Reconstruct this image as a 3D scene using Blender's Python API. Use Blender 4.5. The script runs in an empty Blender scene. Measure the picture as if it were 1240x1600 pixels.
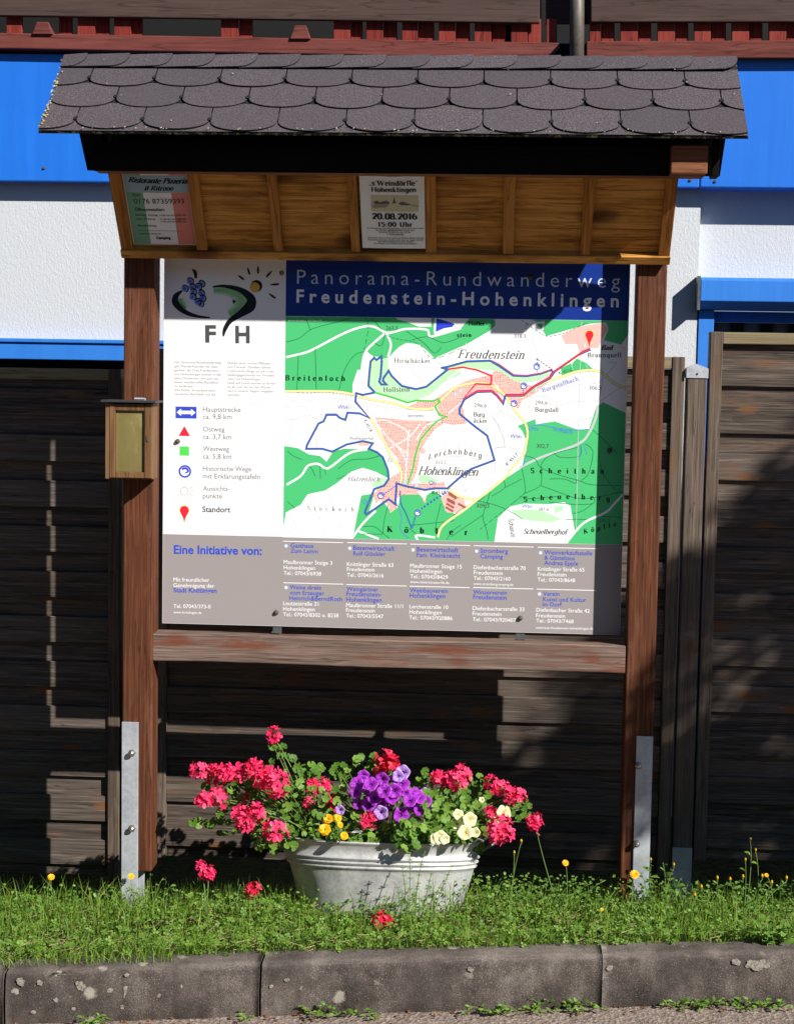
import bpy, bmesh, math, random
import numpy as np
from mathutils import Vector, Matrix, geometry
random.seed(7); rng = np.random.default_rng(11)
S = bpy.context.scene
COL = S.collection

# ------------------------------------------------------------------ camera
CAM = np.array([0.31541244, -5.04126791, 0.77940574])
PITCH, YAW, ROLL = 0.07998071, -0.05880652, 0.01698563
PITCH, YAW, ROLL = 0.07998071, -0.05880652, 0.01698563
FPX, CX, CY = 2500.0, 620.0, 800.0
def cam_rot(p, y, r):
    base = np.array([[1, 0, 0], [0, 0, -1], [0, 1, 0]], float)
    cp, sp = math.cos(p), math.sin(p); Rx = np.array([[1, 0, 0], [0, cp, -sp], [0, sp, cp]])
    c, s = math.cos(y), math.sin(y); Ry = np.array([[c, 0, -s], [0, 1, 0], [s, 0, c]])
    c, s = math.cos(r), math.sin(r); Rz = np.array([[c, -s, 0], [s, c, 0], [0, 0, 1]])
    return Rz @ Rx @ Ry @ base
RC = cam_rot(PITCH, YAW, ROLL)
cd = bpy.data.cameras.new('camera'); cam = bpy.data.objects.new('camera', cd); COL.objects.link(cam)
M = Matrix.Identity(4)
for i in range(3):
    M[i][0] = RC[0][i]; M[i][1] = -RC[1][i]; M[i][2] = -RC[2][i]; M[i][3] = CAM[i]
cam.matrix_world = M
cd.sensor_fit = 'HORIZONTAL'; cd.sensor_width = 36; cd.lens = FPX / 1240 * 36
cd.clip_start = 0.05; cd.clip_end = 3000
S.camera = cam
# ------------------------------------------------------------------ light
SUN = Vector((1.15, -1.0, 1.02)).normalized()
w = bpy.data.worlds.new('World'); S.world = w; w.use_nodes = True
nt = w.node_tree; bg = nt.nodes['Background']; sky = nt.nodes.new('ShaderNodeTexSky')
sky.sky_type = 'NISHITA'; sky.sun_disc = False; sky.ozone_density = 6.0; sky.dust_density = 0.3; sky.altitude = 300
sky.sun_elevation = math.asin(SUN.z); sky.sun_rotation = math.atan2(SUN.x, SUN.y)
nt.links.new(sky.outputs[0], bg.inputs[0]); bg.inputs[1].default_value = 0.055
sd = bpy.data.lights.new('sun', 'SUN'); so = bpy.data.objects.new('sun', sd); COL.objects.link(so)
sd.energy = 5.0; sd.angle = math.radians(0.5); sd.color = (1, 0.95, 0.87)
so.rotation_euler = SUN.to_track_quat('Z', 'Y').to_euler()
S.view_settings.view_transform = 'Standard'; S.view_settings.look = 'None'
S.view_settings.exposure = 0.62; S.view_settings.gamma = 1

# ------------------------------------------------------------------ helpers
def ray(px, py):
    return RC.T @ np.array([(px - CX) / FPX, (py - CY) / FPX, 1.0])
def at(px, py, Y):
    d = ray(px, py); return Vector(CAM + d * ((Y - CAM[1]) / d[1]))
def on_plane(px, py, p0, n):
    d = Vector(ray(px, py)); c = Vector(CAM)
    return c + d * ((p0 - c).dot(n) / d.dot(n))

class MB:
    """collects faces; build() links them as one mesh object"""
    def __init__(s): s.v = []; s.f = []; s.m = []; s.r = []; s.c = []; s.mats = []
    def mi(s, m):
        if m not in s.mats: s.mats.append(m)
        return s.mats.index(m)
    def add(s, vs, fs, m=None, r=None, c=(1, 1, 1)):
        o = len(s.v); s.v += [tuple(v) for v in vs]
        k = s.mi(m) if m is not None else 0
        r = random.random() if r is None else r
        for f in fs:
            s.f.append([o + i for i in f]); s.m.append(k); s.r.append(r); s.c.append(c)
    def box(s, x0, x1, y0, y1, z0, z1, m=None, X=None, r=None, c=(1, 1, 1)):
        vs = [Vector((x, y, z)) for z in (z0, z1) for y in (y0, y1) for x in (x0, x1)]
        if X is not None: vs = [X @ v for v in vs]
        s.add(vs, [(0, 2, 3, 1), (4, 5, 7, 6), (0, 1, 5, 4), (2, 6, 7, 3), (0, 4, 6, 2), (1, 3, 7, 5)], m, r, c)
    def prism(s, prof, x0, x1, m=None, ax=0, r=None):
        """profile of 2-D points extruded along an axis (0: points are y,z)"""
        n = len(prof)
        def P(a, t):
            if ax == 0: return (t, a[0], a[1])
            if ax == 1: return (a[0], t, a[1])
            return (a[0], a[1], t)
        vs = [P(a, x0) for a in prof] + [P(a, x1) for a in prof]
        fs = [tuple(range(n)), tuple(range(2 * n - 1, n - 1, -1))] + [(i, (i + 1) % n, n + (i + 1) % n, n + i) for i in range(n)]
        s.add(vs, fs, m, r)
    def tube(s, pts, r0, r1=None, n=6, m=None, c=(1, 1, 1)):
        pts = [Vector(p) for p in pts]; r1 = r0 if r1 is None else r1
        vs = []; K = len(pts)
        for i, p in enumerate(pts):
            t = (pts[min(i + 1, K - 1)] - pts[max(i - 1, 0)]).normalized()
            a = t.cross(Vector((0.3, 1, 0.2))).normalized(); b = t.cross(a)
            r = r0 + (r1 - r0) * i / max(1, K - 1)
            vs += [p + (a * math.cos(2 * math.pi * j / n) + b * math.sin(2 * math.pi * j / n)) * r for j in range(n)]
        fs = [(i * n + j, i * n + (j + 1) % n, (i + 1) * n + (j + 1) % n, (i + 1) * n + j) for i in range(K - 1) for j in range(n)]
        fs += [tuple(range(n - 1, -1, -1)), tuple(range((K - 1) * n, K * n))]
        s.add(vs, fs, m, None, c)
    def build(s, name, mat=None, parent=None, bevel=0, smooth=False, origin=None):
        me = bpy.data.meshes.new(name)
        o = bpy.data.objects.new(name, me); COL.objects.link(o)
        off = Vector((0, 0, 0))
        if parent is not None:
            o.parent = parent
            q = parent
            while q is not None: off += q.location; q = q.parent
        if origin is not None:
            o.location = Vector(origin) - off; off = Vector(origin)
        V = np.array(s.v, dtype=np.float32).reshape(-1, 3) - np.array(off, dtype=np.float32)
        me.from_pydata([tuple(v) for v in V.tolist()], [], s.f)
        for mm in (s.mats if s.mats else [mat]): me.materials.append(mm)
        if s.mats: me.polygons.foreach_set('material_index', s.m)
        a = me.attributes.new('rnd', 'FLOAT', 'FACE'); a.data.foreach_set('value', np.array(s.r, dtype=np.float32))
        a = me.attributes.new('tint', 'FLOAT_VECTOR', 'FACE'); a.data.foreach_set('vector', np.array(s.c, dtype=np.float32).ravel())
        if smooth: me.polygons.foreach_set('use_smooth', [True] * len(me.polygons))
        me.update()
        if bevel:
            bm = bmesh.new(); bm.from_mesh(me); bmesh.ops.recalc_face_normals(bm, faces=bm.faces); bm.to_mesh(me); bm.free()
            md = o.modifiers.new('bevel', 'BEVEL'); md.width = bevel; md.segments = 2; md.limit_method = 'ANGLE'; md.angle_limit = math.radians(40)
        return o

def fast_mesh(name, V, F, mat, parent=None, rnd=None, smooth=False, loc=(0, 0, 0)):
    """V (n,3), F (m,k) all faces with k corners"""
    me = bpy.data.meshes.new(name); V = np.asarray(V, np.float32); F = np.asarray(F, np.int32)
    m, k = F.shape
    me.vertices.add(len(V)); me.vertices.foreach_set('co', V.ravel())
    me.loops.add(m * k); me.loops.foreach_set('vertex_index', F.ravel())
    me.polygons.add(m); me.polygons.foreach_set('loop_start', np.arange(m, dtype=np.int32) * k)
    me.update(calc_edges=True)
    if rnd is not None:
        a = me.attributes.new('rnd', 'FLOAT', 'FACE'); a.data.foreach_set('value', np.asarray(rnd, np.float32))
    if smooth: me.polygons.foreach_set('use_smooth', [True] * m)
    me.materials.append(mat)
    o = bpy.data.objects.new(name, me); COL.objects.link(o); o.location = loc
    if parent is not None: o.parent = parent
    return o

def thing(name, label, cat, loc=(0, 0, 0), group=None):
    o = bpy.data.objects.new(name, None); COL.objects.link(o); o.location = loc
    return tag(o, label, cat, group)
def tag(o, label, cat, group=None, kind=None):
    o['label'] = label; o['category'] = cat
    if group: o['group'] = group
    if kind: o['kind'] = kind
    return o
def struct(o): o['kind'] = 'structure'; return o

# ------------------------------------------------------------------ materials
class NT:
    def __init__(s, name):
        s.m = bpy.data.materials.new(name); s.m.use_nodes = True; s.t = s.m.node_tree
        s.b = s.t.nodes['Principled BSDF']; s.out = s.t.nodes['Material Output']
    def n(s, typ, **k):
        q = s.t.nodes.new(typ)
        for a, v in k.items(): setattr(q, a, v)
        return q
    def l(s, a, b): s.t.links.new(a, b)
    def val(s, sock, v):
        if hasattr(v, 'is_output'): s.l(v, sock)
        else: sock.default_value = v
    def math(s, op, a, b=0.0, clamp=False):
        q = s.n('ShaderNodeMath', operation=op, use_clamp=clamp); s.val(q.inputs[0], a); s.val(q.inputs[1], b); return q.outputs[0]
    def mix(s, f, a, b, typ='MIX'):
        q = s.n('ShaderNodeMix', data_type='RGBA', blend_type=typ); s.val(q.inputs[0], f)
        for i, v in ((6, a), (7, b)):
            if hasattr(v, 'is_output'): s.l(v, q.inputs[i])
            else: q.inputs[i].default_value = (*v, 1)
        return q.outputs[2]
    def ramp(s, f, stops):
        q = s.n('ShaderNodeValToRGB'); s.l(f, q.inputs[0]); e = q.color_ramp.elements
        while len(e) < len(stops): e.new(0.5)
        for i, (p, c) in enumerate(stops):
            e[i].position = p; e[i].color = (*c, 1) if not isinstance(c, (int, float)) else (c, c, c, 1)
        return q.outputs[0]
    def coord(s, scale=(1, 1, 1), per_face=0.0, rand=0.0):
        v = s.n('ShaderNodeTexCoord').outputs['Object']
        if per_face:
            a = s.n('ShaderNodeAttribute', attribute_name='rnd').outputs['Fac']
            c = s.n('ShaderNodeCombineXYZ'); s.l(s.math('MULTIPLY', a, per_face), c.inputs[0]); s.l(s.math('MULTIPLY', a, per_face * .71), c.inputs[1]); s.l(s.math('MULTIPLY', a, per_face * 1.37), c.inputs[2])
            q = s.n('ShaderNodeVectorMath', operation='ADD'); s.l(v, q.inputs[0]); s.l(c.outputs[0], q.inputs[1]); v = q.outputs[0]
        if rand:
            a = s.n('ShaderNodeObjectInfo').outputs['Random']
            q = s.n('ShaderNodeVectorMath', operation='ADD'); s.l(v, q.inputs[0]); s.l(s.math('MULTIPLY', a, rand), q.inputs[1]); v = q.outputs[0]
        mp = s.n('ShaderNodeMapping'); s.l(v, mp.inputs[0]); mp.inputs['Scale'].default_value = scale
        return mp.outputs[0]
    def noise(s, vec, scale, detail=4, rough=.6, dist=0):
        q = s.n('ShaderNodeTexNoise'); s.l(vec, q.inputs['Vector']); q.inputs['Scale'].default_value = scale
        q.inputs['Detail'].default_value = detail; q.inputs['Roughness'].default_value = rough; q.inputs['Distortion'].default_value = dist
        return q.outputs[0]
    def voro(s, vec, scale, feat='F1', out='Distance'):
        q = s.n('ShaderNodeTexVoronoi', feature=feat); s.l(vec, q.inputs['Vector']); q.inputs['Scale'].default_value = scale
        return q.outputs[out]
    def bump(s, h, st, dist):
        q = s.n('ShaderNodeBump'); s.l(h, q.inputs['Height']); q.inputs['Strength'].default_value = st; q.inputs['Distance'].default_value = dist
        s.l(q.outputs[0], s.b.inputs['Normal'])
    def fin(s, col, rough=.6, spec=.5, metal=0):
        s.val(s.b.inputs['Base Color'], col if hasattr(col, 'is_output') else (*col, 1))
        s.val(s.b.inputs['Roughness'], rough); s.b.inputs['Specular IOR Level'].default_value = spec; s.b.inputs['Metallic'].default_value = metal
        return s.m

def flat(name, col, rough=.5, spec=.3):
    t = NT(name); return t.fin(col, rough, spec)

def wood(name, dark, mid, light, axis, knot=(.1, .05, .02), knots=.35, rough=.7, wear=None, per_face=7.0, bump=.5, spec=.15, grain=1.0, stain=0, ksize=1.0):
    t = NT(name); ax = (axis,) if isinstance(axis, int) else axis
    along = lambda hi, lo: [lo if i in ax else hi for i in range(3)]
    sc = along(60 * grain, 2.2)
    v = t.coord(tuple(sc), per_face, 9.0)
    g = t.noise(v, 1.0, 6, .65, .6)
    sc2 = along(210 * grain, 4.5)
    v2 = t.coord(tuple(sc2), per_face, 9.0)
    g2 = t.noise(v2, 1.0, 3, .6)
    big = t.noise(t.coord((2.5, 2.5, 2.5), per_face, 3.0), 1.5, 3)
    # cathedral figure: bands across the board, bent by slow noise along the grain
    sb = along(9 * grain, 1.1)
    vb = t.coord(tuple(sb), per_face, 6.0); nb = t.noise(vb, 1.0, 2, .5)
    ring = t.math('FRACT', t.math('MULTIPLY', nb, 15.0)); ring = t.math('POWER', ring, 1.6)
    f = t.math('ADD', t.math('ADD', t.math('MULTIPLY', g, .45), t.math('MULTIPLY', g2, .47)), t.math('MULTIPLY', ring, .05))
    col = t.ramp(f, [(.36, dark), (.5, mid), (.64, light)])
    col = t.mix(t.math('MULTIPLY', big, .4), col, dark)
    rn = t.n('ShaderNodeAttribute', attribute_name='rnd').outputs['Fac']
    col = t.mix(t.math('MULTIPLY', rn, .45), t.mix(.3, col, dark), t.mix(.5, col, light))
    if stain:
        sm_ = t.ramp(t.noise(t.coord(tuple(along(16, 5)), per_face, 8.0), 1.0, 4, .6), [(.5, 0.0), (.66, 1.0)])
        col = t.mix(t.math('MULTIPLY', sm_, stain), col, dark)
    ck = t.noise(t.coord(tuple(along(42 * grain, 1.3)), per_face, 2.0), 1.0, 3, .5, .3)
    crack = t.ramp(ck, [(.485, 0.0), (.5, 1.0), (.515, 0.0)])
    col = t.mix(t.math('MULTIPLY', crack, .6), col, tuple(q * .35 for q in dark))
    if knots:
        ks = along(9.0, 4.5)
        vk = t.coord(tuple(ks), per_face, 5.0)
        q = t.n('ShaderNodeTexVoronoi'); t.l(vk, q.inputs['Vector']); q.inputs['Scale'].default_value = .9
        kd = t.math('DIVIDE', t.math('ADD', q.outputs['Distance'], t.math('MULTIPLY', t.noise(v, .8, 2), .12)), ksize)
        km = t.ramp(kd, [(.10, 1.0), (.17, .75), (.24, .12), (.34, 0.0)])
        col = t.mix(t.math('MULTIPLY', km, knots), col, knot)
    if wear:
        wm = t.ramp(t.noise(t.coord(tuple(along(25, 3)), per_face, 4.0), 1.0, 5, .7), [(.54, 0.0), (.66, 1.0)])
        col = t.mix(t.math('MULTIPLY', wm, .8), col, wear)
    t.bump(f, bump, .004)
    return t.fin(col, rough, spec)

M_post = wood('post_wood', (.018, .006, .004), (.115, .038, .018), (.26, .095, .044), 2, knots=.6, wear=(.15, .062, .035))
M_cross = wood('crossbeam_wood', (.045, .025, .018), (.17, .112, .088), (.36, .27, .23), 0, knots=.6, knot=(.12, .03, .015), wear=(.16, .045, .022))
M_pine = wood('pine_wood', (.26, .10, .018), (.72, .34, .07), (.86, .49, .14), 0, knots=.95, knot=(.10, .03, .008), per_face=5, grain=.6, stain=.7, ksize=1.5)
M_pinev = wood('pine_strip', (.18, .062, .012), (.54, .22, .048), (.72, .36, .09), (1, 2), knots=.4, knot=(.16, .05, .012), grain=.7)
M_shadewood = wood('shade_black_wood', (.002, .0016, .0014), (.004, .003, .0025), (.008, .006, .005), 0, knots=0, spec=.1)  # near-black wood: the shade under the roof is put into its colour
M_beamend = wood('red_stained_wood', (.11, .035, .018), (.22, .08, .035), (.3, .13, .06), 0, knots=.4)
M_fence = wood('weathered_fence_wood', (.022, .017, .014), (.105, .082, .068), (.27, .22, .19), 0, knots=.85, knot=(.19, .075, .025), wear=(.13, .08, .052))
M_fencev = wood('weathered_fence_stile', (.04, .028, .021), (.14, .105, .082), (.27, .215, .175), 2, knots=.5, knot=(.12, .05, .02), wear=(.15, .09, .05))
M_fencel = wood('weathered_light_rail', (.13, .1, .055), (.25, .2, .12), (.36, .3, .19), 0, knots=.3)
M_boxw = wood('box_wood', (.08, .038, .017), (.2, .105, .048), (.34, .2, .1), 2, knots=.2)
M_redw = wood('red_painted_wood', (.09, .022, .018), (.16, .042, .035), (.22, .07, .06), 0, knots=.1, grain=.5)
M_redv = wood('red_baluster_wood', (.11, .016, .012), (.24, .03, .022), (.32, .06, .045), 2, knots=.1, grain=.5)
M_brownw = wood('brown_painted_wood', (.045, .028, .024), (.075, .046, .04), (.1, .066, .058), 0, knots=.05, grain=.5)

def plaster():
    t = NT('white_plaster'); v = t.coord((1, 1, 1))
    a = t.noise(t.coord((9, 9, 4.5)), 11, 5, .65, .5); b = t.noise(v, 160, 3)
    t.bump(t.math('ADD', t.math('MULTIPLY', a, .8), t.math('MULTIPLY', b, .35)), .4, .009)
    c = t.mix(t.noise(v, 1.3, 4), (.50, .53, .575), (.57, .59, .62))
    return t.fin(c, .9, .2)
M_plaster = plaster()
def bluepaint(name, c1, c2):
    t = NT(name); v = t.coord((1, 1, 1))
    n = t.ramp(t.noise(v, 2.2, 6, .7), [(.3, 0.0), (.7, 1.0)]); n2 = t.ramp(t.noise(t.coord((26, 26, 1.2)), 1, 4), [(.35, 0.0), (.65, 1.0)])
    return t.fin(t.mix(t.math('MULTIPLY', t.math('ADD', n, n2), .5), c1, c2), .42, .35)
M_blue = bluepaint('blue_fascia_paint', (.011, .130, .58), (.016, .168, .69))
M_blue2 = bluepaint('blue_shutter_paint', (.025, .17, .60), (.04, .21, .68))
def shingle():
    t = NT('slate_granule_shingle'); v = t.coord((1, 1, 1), 3.0)
    n = t.noise(v, 260, 3, .9); n2 = t.noise(v, 6, 4); sp = t.voro(v, 330)
    rn = t.n('ShaderNodeAttribute', attribute_name='rnd').outputs['Fac']
    c = t.ramp(n, [(.34, (.018, .014, .018)), (.5, (.062, .051, .059)), (.68, (.20, .172, .19))])
    c = t.mix(t.math('MULTIPLY', rn, .6), c, (.042, .037, .045))
    c = t.mix(t.math('MULTIPLY', n2, .3), c, (.095, .078, .084))
    t.bump(t.math('ADD', n, sp), .25, .0015)
    return t.fin(c, .85, .3)
M_shing = shingle()
def edge_moss():
    t = NT('mossy_roof_edge'); v = t.coord((1, 1, 1))
    m = t.ramp(t.noise(v, 55, 4, .7), [(.52, 0.0), (.62, 1.0)])
    return t.fin(t.mix(m, (.02, .018, .02), (.22, .22, .12)), .9, .2)
M_edge = flat('bitumen_edge', (.012, .011, .012), .8)
M_moss = edge_moss()
def galv(name, a, b, rough=.45, metal=.55):
    t = NT(name); v = t.coord((1, 1, 1))
    n = t.noise(v, 14, 5, .65, .4); n2 = t.voro(v, 90); n3 = t.noise(t.coord((30, 30, 2)), 1, 4)
    f = t.math('ADD', t.math('MULTIPLY', n, .6), t.math('ADD', t.math('MULTIPLY', n2, .15), t.math('MULTIPLY', n3, .25)))
    c = t.ramp(f, [(.3, a), (.62, b)])
    t.bump(n, .15, .003)
    return t.fin(c, t.math('ADD', t.math('MULTIPLY', n, .25), rough - .1), .5, metal)
M_galv = galv('galvanised_steel', (.30, .33, .37), (.50, .53, .57), .5, .35)
M_zinc = galv('zinc_tub_metal', (.29, .305, .315), (.60, .60, .59), .42, .22)
M_dkzinc = galv('dark_zinc', (.08, .085, .09), (.16, .165, .17), .45, .6)
M_bolt = flat('bolt_steel', (.42, .40, .37), .3); M_bolt.node_tree.nodes['Principled BSDF'].inputs['Metallic'].default_value = .8
M_rust = flat('rusty_screw', (.09, .07, .055), .6)
M_steelpost = galv('downpipe_zinc', (.06, .05, .043), (.13, .11, .095), .5, .2)
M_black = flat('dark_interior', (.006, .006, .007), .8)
def concrete():
    t = NT('weathered_concrete'); v = t.coord((1, 1, 1), 0, 6.0)
    n = t.noise(v, 7, 7, .7); n2 = t.noise(v, 210, 4, .9); n3 = t.voro(v, 260)
    f = t.math('ADD', t.math('MULTIPLY', n, .55), t.math('MULTIPLY', n2, .45))
    c = t.ramp(f, [(.38, (.032, .026, .023)), (.5, (.09, .075, .067)), (.62, (.2, .17, .15))])
    grains = t.ramp(t.voro(v, 150), [(.12, 1.0), (.26, 0.0)])
    c = t.mix(t.math('MULTIPLY', grains, .6), c, (.34, .29, .26))
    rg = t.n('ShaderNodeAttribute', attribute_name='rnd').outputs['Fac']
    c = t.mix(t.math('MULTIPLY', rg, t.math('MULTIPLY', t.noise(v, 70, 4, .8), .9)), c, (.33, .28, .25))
    st = t.ramp(t.noise(t.coord((6, 6, 2.2), 0, 6.0), 1.0, 4, .6), [(.45, 0.0), (.62, 1.0)])
    c = t.mix(t.math('MULTIPLY', st, .55), c, (.030, .025, .022))
    l1 = t.math('ADD', t.voro(v, 10.0), t.math('MULTIPLY', t.noise(v, 45, 3), .32))
    lm = t.ramp(l1, [(.30, 1.0), (.37, 0.0)])
    lm = t.math('MULTIPLY', lm, t.ramp(t.noise(v, 3.1, 2), [(.44, 0.0), (.52, 1.0)]))
    c = t.mix(t.math('MULTIPLY', lm, .85), c, t.mix(t.noise(v, 90, 2), (.24, .22, .19), (.42, .39, .33)))
    t.bump(t.math('ADD', n2, n3), .45, .0025)
    return t.fin(c, .92, .2)
M_conc = concrete()
def roadm():
    t = NT('pale_gravelly_road'); v = t.coord((1, 1, 1))
    n = t.noise(v, 2.5, 6); st = t.voro(v, 95, out='Color'); d = t.voro(v, 95); fine = t.noise(v, 300, 3)
    sep = t.n('ShaderNodeSeparateColor'); t.l(st, sep.inputs[0])
    c = t.ramp(sep.outputs[0], [(.0, (.17, .13, .11)), (.5, (.3, .235, .2)), (1.0, (.44, .36, .31))])
    c = t.mix(t.math('MULTIPLY', n, .5), c, (.33, .25, .215))
    c = t.mix(t.math('MULTIPLY', fine, .35), c, (.15, .12, .1))
    y = t.n('ShaderNodeSeparateXYZ'); t.l(t.n('ShaderNodeTexCoord').outputs['Object'], y.inputs[0])
    edge = t.math('ADD', y.outputs[1], t.math('MULTIPLY', n, .5))          # dark asphalt added out of view, pale strip sized for bounce light
    c = t.mix(t.ramp(t.math('MULTIPLY', t.math('ADD', edge, 4.9), .5), [(.35, 0.0), (.6, 1.0)]), t.mix(t.math('MULTIPLY', fine, .5), (.045, .046, .05), (.075, .074, .076)), c)
    t.bump(t.math('ADD', d, fine), .7, .008)
    return t.fin(c, .93, .2)
M_road = roadm()
def soil():
    t = NT('verge_soil'); v = t.coord((1, 1, 1)); n = t.noise(v, 30, 6)
    t.bump(n, .8, .02)
    return t.fin(t.ramp(n, [(.35, (.018, .02, .009)), (.65, (.05, .055, .022))]), .95, .1)
M_soil = soil()
def leafm(name, cols, trans=.35, rough=.5, spec=.3, vary=None):
    t = NT(name); rn = t.n('ShaderNodeAttribute', attribute_name='rnd').outputs['Fac']
    k = len(cols); c = t.ramp(rn, [(i / (k - 1), q) for i, q in enumerate(cols)])
    v = t.coord((1, 1, 1))
    c = t.mix(t.math('MULTIPLY', t.noise(v, vary or 40, 3), .4), c, cols[0])
    t.fin(c, rough, spec)
    tr = t.n('ShaderNodeBsdfTranslucent'); t.l(t.mix(.35, c, (cols[-1][0] * 1.3, cols[-1][1] * 1.5, cols[-1][2])), tr.inputs[0])
    ms = t.n('ShaderNodeMixShader'); ms.inputs[0].default_value = trans
    t.l(t.b.outputs[0], ms.inputs[1]); t.l(tr.outputs[0], ms.inputs[2]); t.l(ms.outputs[0], t.out.inputs[0])
    return t.m
M_grass = leafm('grass_blade', [(.06, .13, .014), (.135, .255, .024), (.23, .36, .042), (.40, .44, .12)], .3)
M_clover = leafm('clover_leaf', [(.06, .14, .016), (.14, .27, .03), (.23, .37, .06)], .3)
M_geran = leafm('geranium_leaf', [(.06, .145, .018), (.125, .25, .03), (.22, .36, .06)], .3)
M_weed = leafm('weed_leaf', [(.08, .17, .022), (.14, .27, .04), (.22, .36, .08)], .3)
M_treel = leafm('tree_leaf', [(.03, .07, .012), (.06, .12, .02), (.09, .15, .03)], .05)
M_stem = flat('green_stem', (.12, .2, .05), .6)
M_stemr = flat('reddish_stem', (.16, .13, .05), .6)
M_red = leafm('geranium_petal', [(.70, .012, .09), (.90, .032, .15), (.95, .10, .25)], .25, vary=60)
M_redd = leafm('scarlet_petal', [(.66, .008, .05), (.84, .018, .08), (.90, .06, .14)], .25, vary=60)
M_purple = leafm('purple_petal', [(.25, .018, .38), (.38, .03, .52), (.50, .09, .64)], .25, vary=60)
M_lav = leafm('lavender_petal', [(.38, .2, .66), (.5, .3, .75), (.6, .42, .8)], .25, vary=60)
M_throat = flat('petunia_throat', (.05, .004, .12))
M_cream = leafm('cream_petal', [(.78, .72, .36), (.85, .8, .5), (.9, .88, .7)], .25, vary=60)
M_yel = leafm('yellow_petal', [(.8, .4, .008), (.88, .52, .01), (.9, .62, .02)], .2, vary=60)
M_orange = flat('orange_centre', (.8, .28, .01))
M_bark = wood('bark', (.03, .022, .016), (.07, .05, .035), (.12, .09, .065), 2, knots=0, bump=1)

# ------------------------------------------------------------------ setting
def tilt(X): return .03 * max(-4.0, min(4.0, X))
def kerb_z(X): return -.86 + tilt(X)
def on_kerb(px, py):
    n = Vector((-.03, 0, 1)); return on_plane(px, py, Vector((0, 0, -.86)), n)
KTOP = [on_kerb(*p) for p in ((8, 1521), (407, 1508), (941, 1495), (1240, 1489))]
def kerb_y(X):      # front top edge of the kerb: a gentle curve through the photographed points
    xs = [k.x for k in KTOP]; ys = [k.y for k in KTOP]
    if X < xs[0]: return ys[0] + (X - xs[0]) * .16
    if X > xs[-1]: return ys[-1] + (X - xs[-1]) * .03
    c = np.polyfit(xs, ys, 2); return float(np.polyval(c, X))
KERB_H = .15
def ground_z(X, Y):
    d = max(0.0, Y + .12)
    return -.885 + tilt(X) - min(.17, .36 * d) + .012 * math.sin(3.1 * X + 1) * math.cos(4.0 * Y)
xs = sorted(set([-600, -150, -40, -12, -6] + list(np.linspace(-4, 4, 41)) + [6, 12, 40, 150, 600]))
mb = MB(); ys = [-600, -150, -40, -12, -6, -3.5, -2, -1.2]
grid = []
for X in xs:
    grid.append([(X, y, kerb_z(X) - KERB_H) for y in ys] + [(X, (kerb_y(X) if abs(X) < 5 else kerb_y(math.copysign(5, X))) + .06, kerb_z(X) - KERB_H)])
n = len(ys) + 1
mb.add([p for g in grid for p in g], [(i * n + j, (i + 1) * n + j, (i + 1) * n + j + 1, i * n + j + 1) for i in range(len(xs) - 1) for j in range(n - 1)])
struct(mb.build('road', M_road))
mb = MB(); grid = []
t_s = [0, .04, .1, .2, .3, .4, .5, .6, .75, .9, 1.2, 3, 10, 40, 200, 600]
for X in xs:
    yb = (kerb_y(X) if abs(X) < 5 else kerb_y(math.copysign(5, X))) + .1
    grid.append([(X, yb + t, ground_z(X, yb + t)) for t in t_s])
n = len(t_s)
mb.add([p for g in grid for p in g], [(i * n + j, (i + 1) * n + j, (i + 1) * n + j + 1, i * n + j + 1) for i in range(len(xs) - 1) for j in range(n - 1)])
struct(mb.build('ground', M_soil, smooth=True))

def kerb_stone(x0, x1, label):
    mb = MB(); N = max(6, int((x1 - x0) / .02)); h = KERB_H + .12
    prof = [(.125, -h), (.0, -h), (-.004, -KERB_H * .5), (.0, -.014), (.004, -.006), (.011, -.001), (.03, .002), (.06, .003), (.09, .003), (.118, .0), (.125, -.01)]
    vs = []; K = len(prof)
    for i in range(N + 1):
        X = x0 + (x1 - x0) * i / N; e = min(i, N - i)
        chip = .0015 * (1 - e / 2) if e < 2 else 0
        for j, (py, pz) in enumerate(prof):
            jit = .0035 * math.sin(X * 37 + j * 2.1) + .003 * math.sin(X * 91 + j) + random.uniform(-.0022, .0022)
            if j in (0, 1): jit = 0
            vs.append((X, kerb_y(X) + py + jit + (chip if j < 6 else -chip), kerb_z(X) + pz - (chip if pz > -.05 else 0) + random.uniform(-.0015, .0015)))
    fs = [(i * K + j, i * K + (j + 1) % K, (i + 1) * K + (j + 1) % K, (i + 1) * K + j) for i in range(N) for j in range(K)]
    fs += [tuple(range(K)), tuple(range(N * K + K - 1, N * K - 1, -1))]
    mb.add(vs, fs, None, 0.0)
    for q in range(N * K): mb.r[q] = {3: .12, 4: .4, 5: .6, 6: .42, 7: .28, 8: .26, 9: .26}.get(q % K, 0.0)  # lighter ridge and top: worn grains plus a painted edge highlight
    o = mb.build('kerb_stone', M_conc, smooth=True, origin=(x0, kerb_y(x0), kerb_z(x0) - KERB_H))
    for q in (len(o.data.polygons) - 1, len(o.data.polygons) - 2): o.data.polygons[q].use_smooth = False
    return tag(o, label, 'kerb stone', 'kerb stones along the grass verge')
J = [k.x for k in KTOP]
def kerb_front(px, py):
    p = at(px, py, kerb_y(0))
    for _ in range(4): p = at(px, py, kerb_y(p.x) - .0052)
    return p
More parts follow.
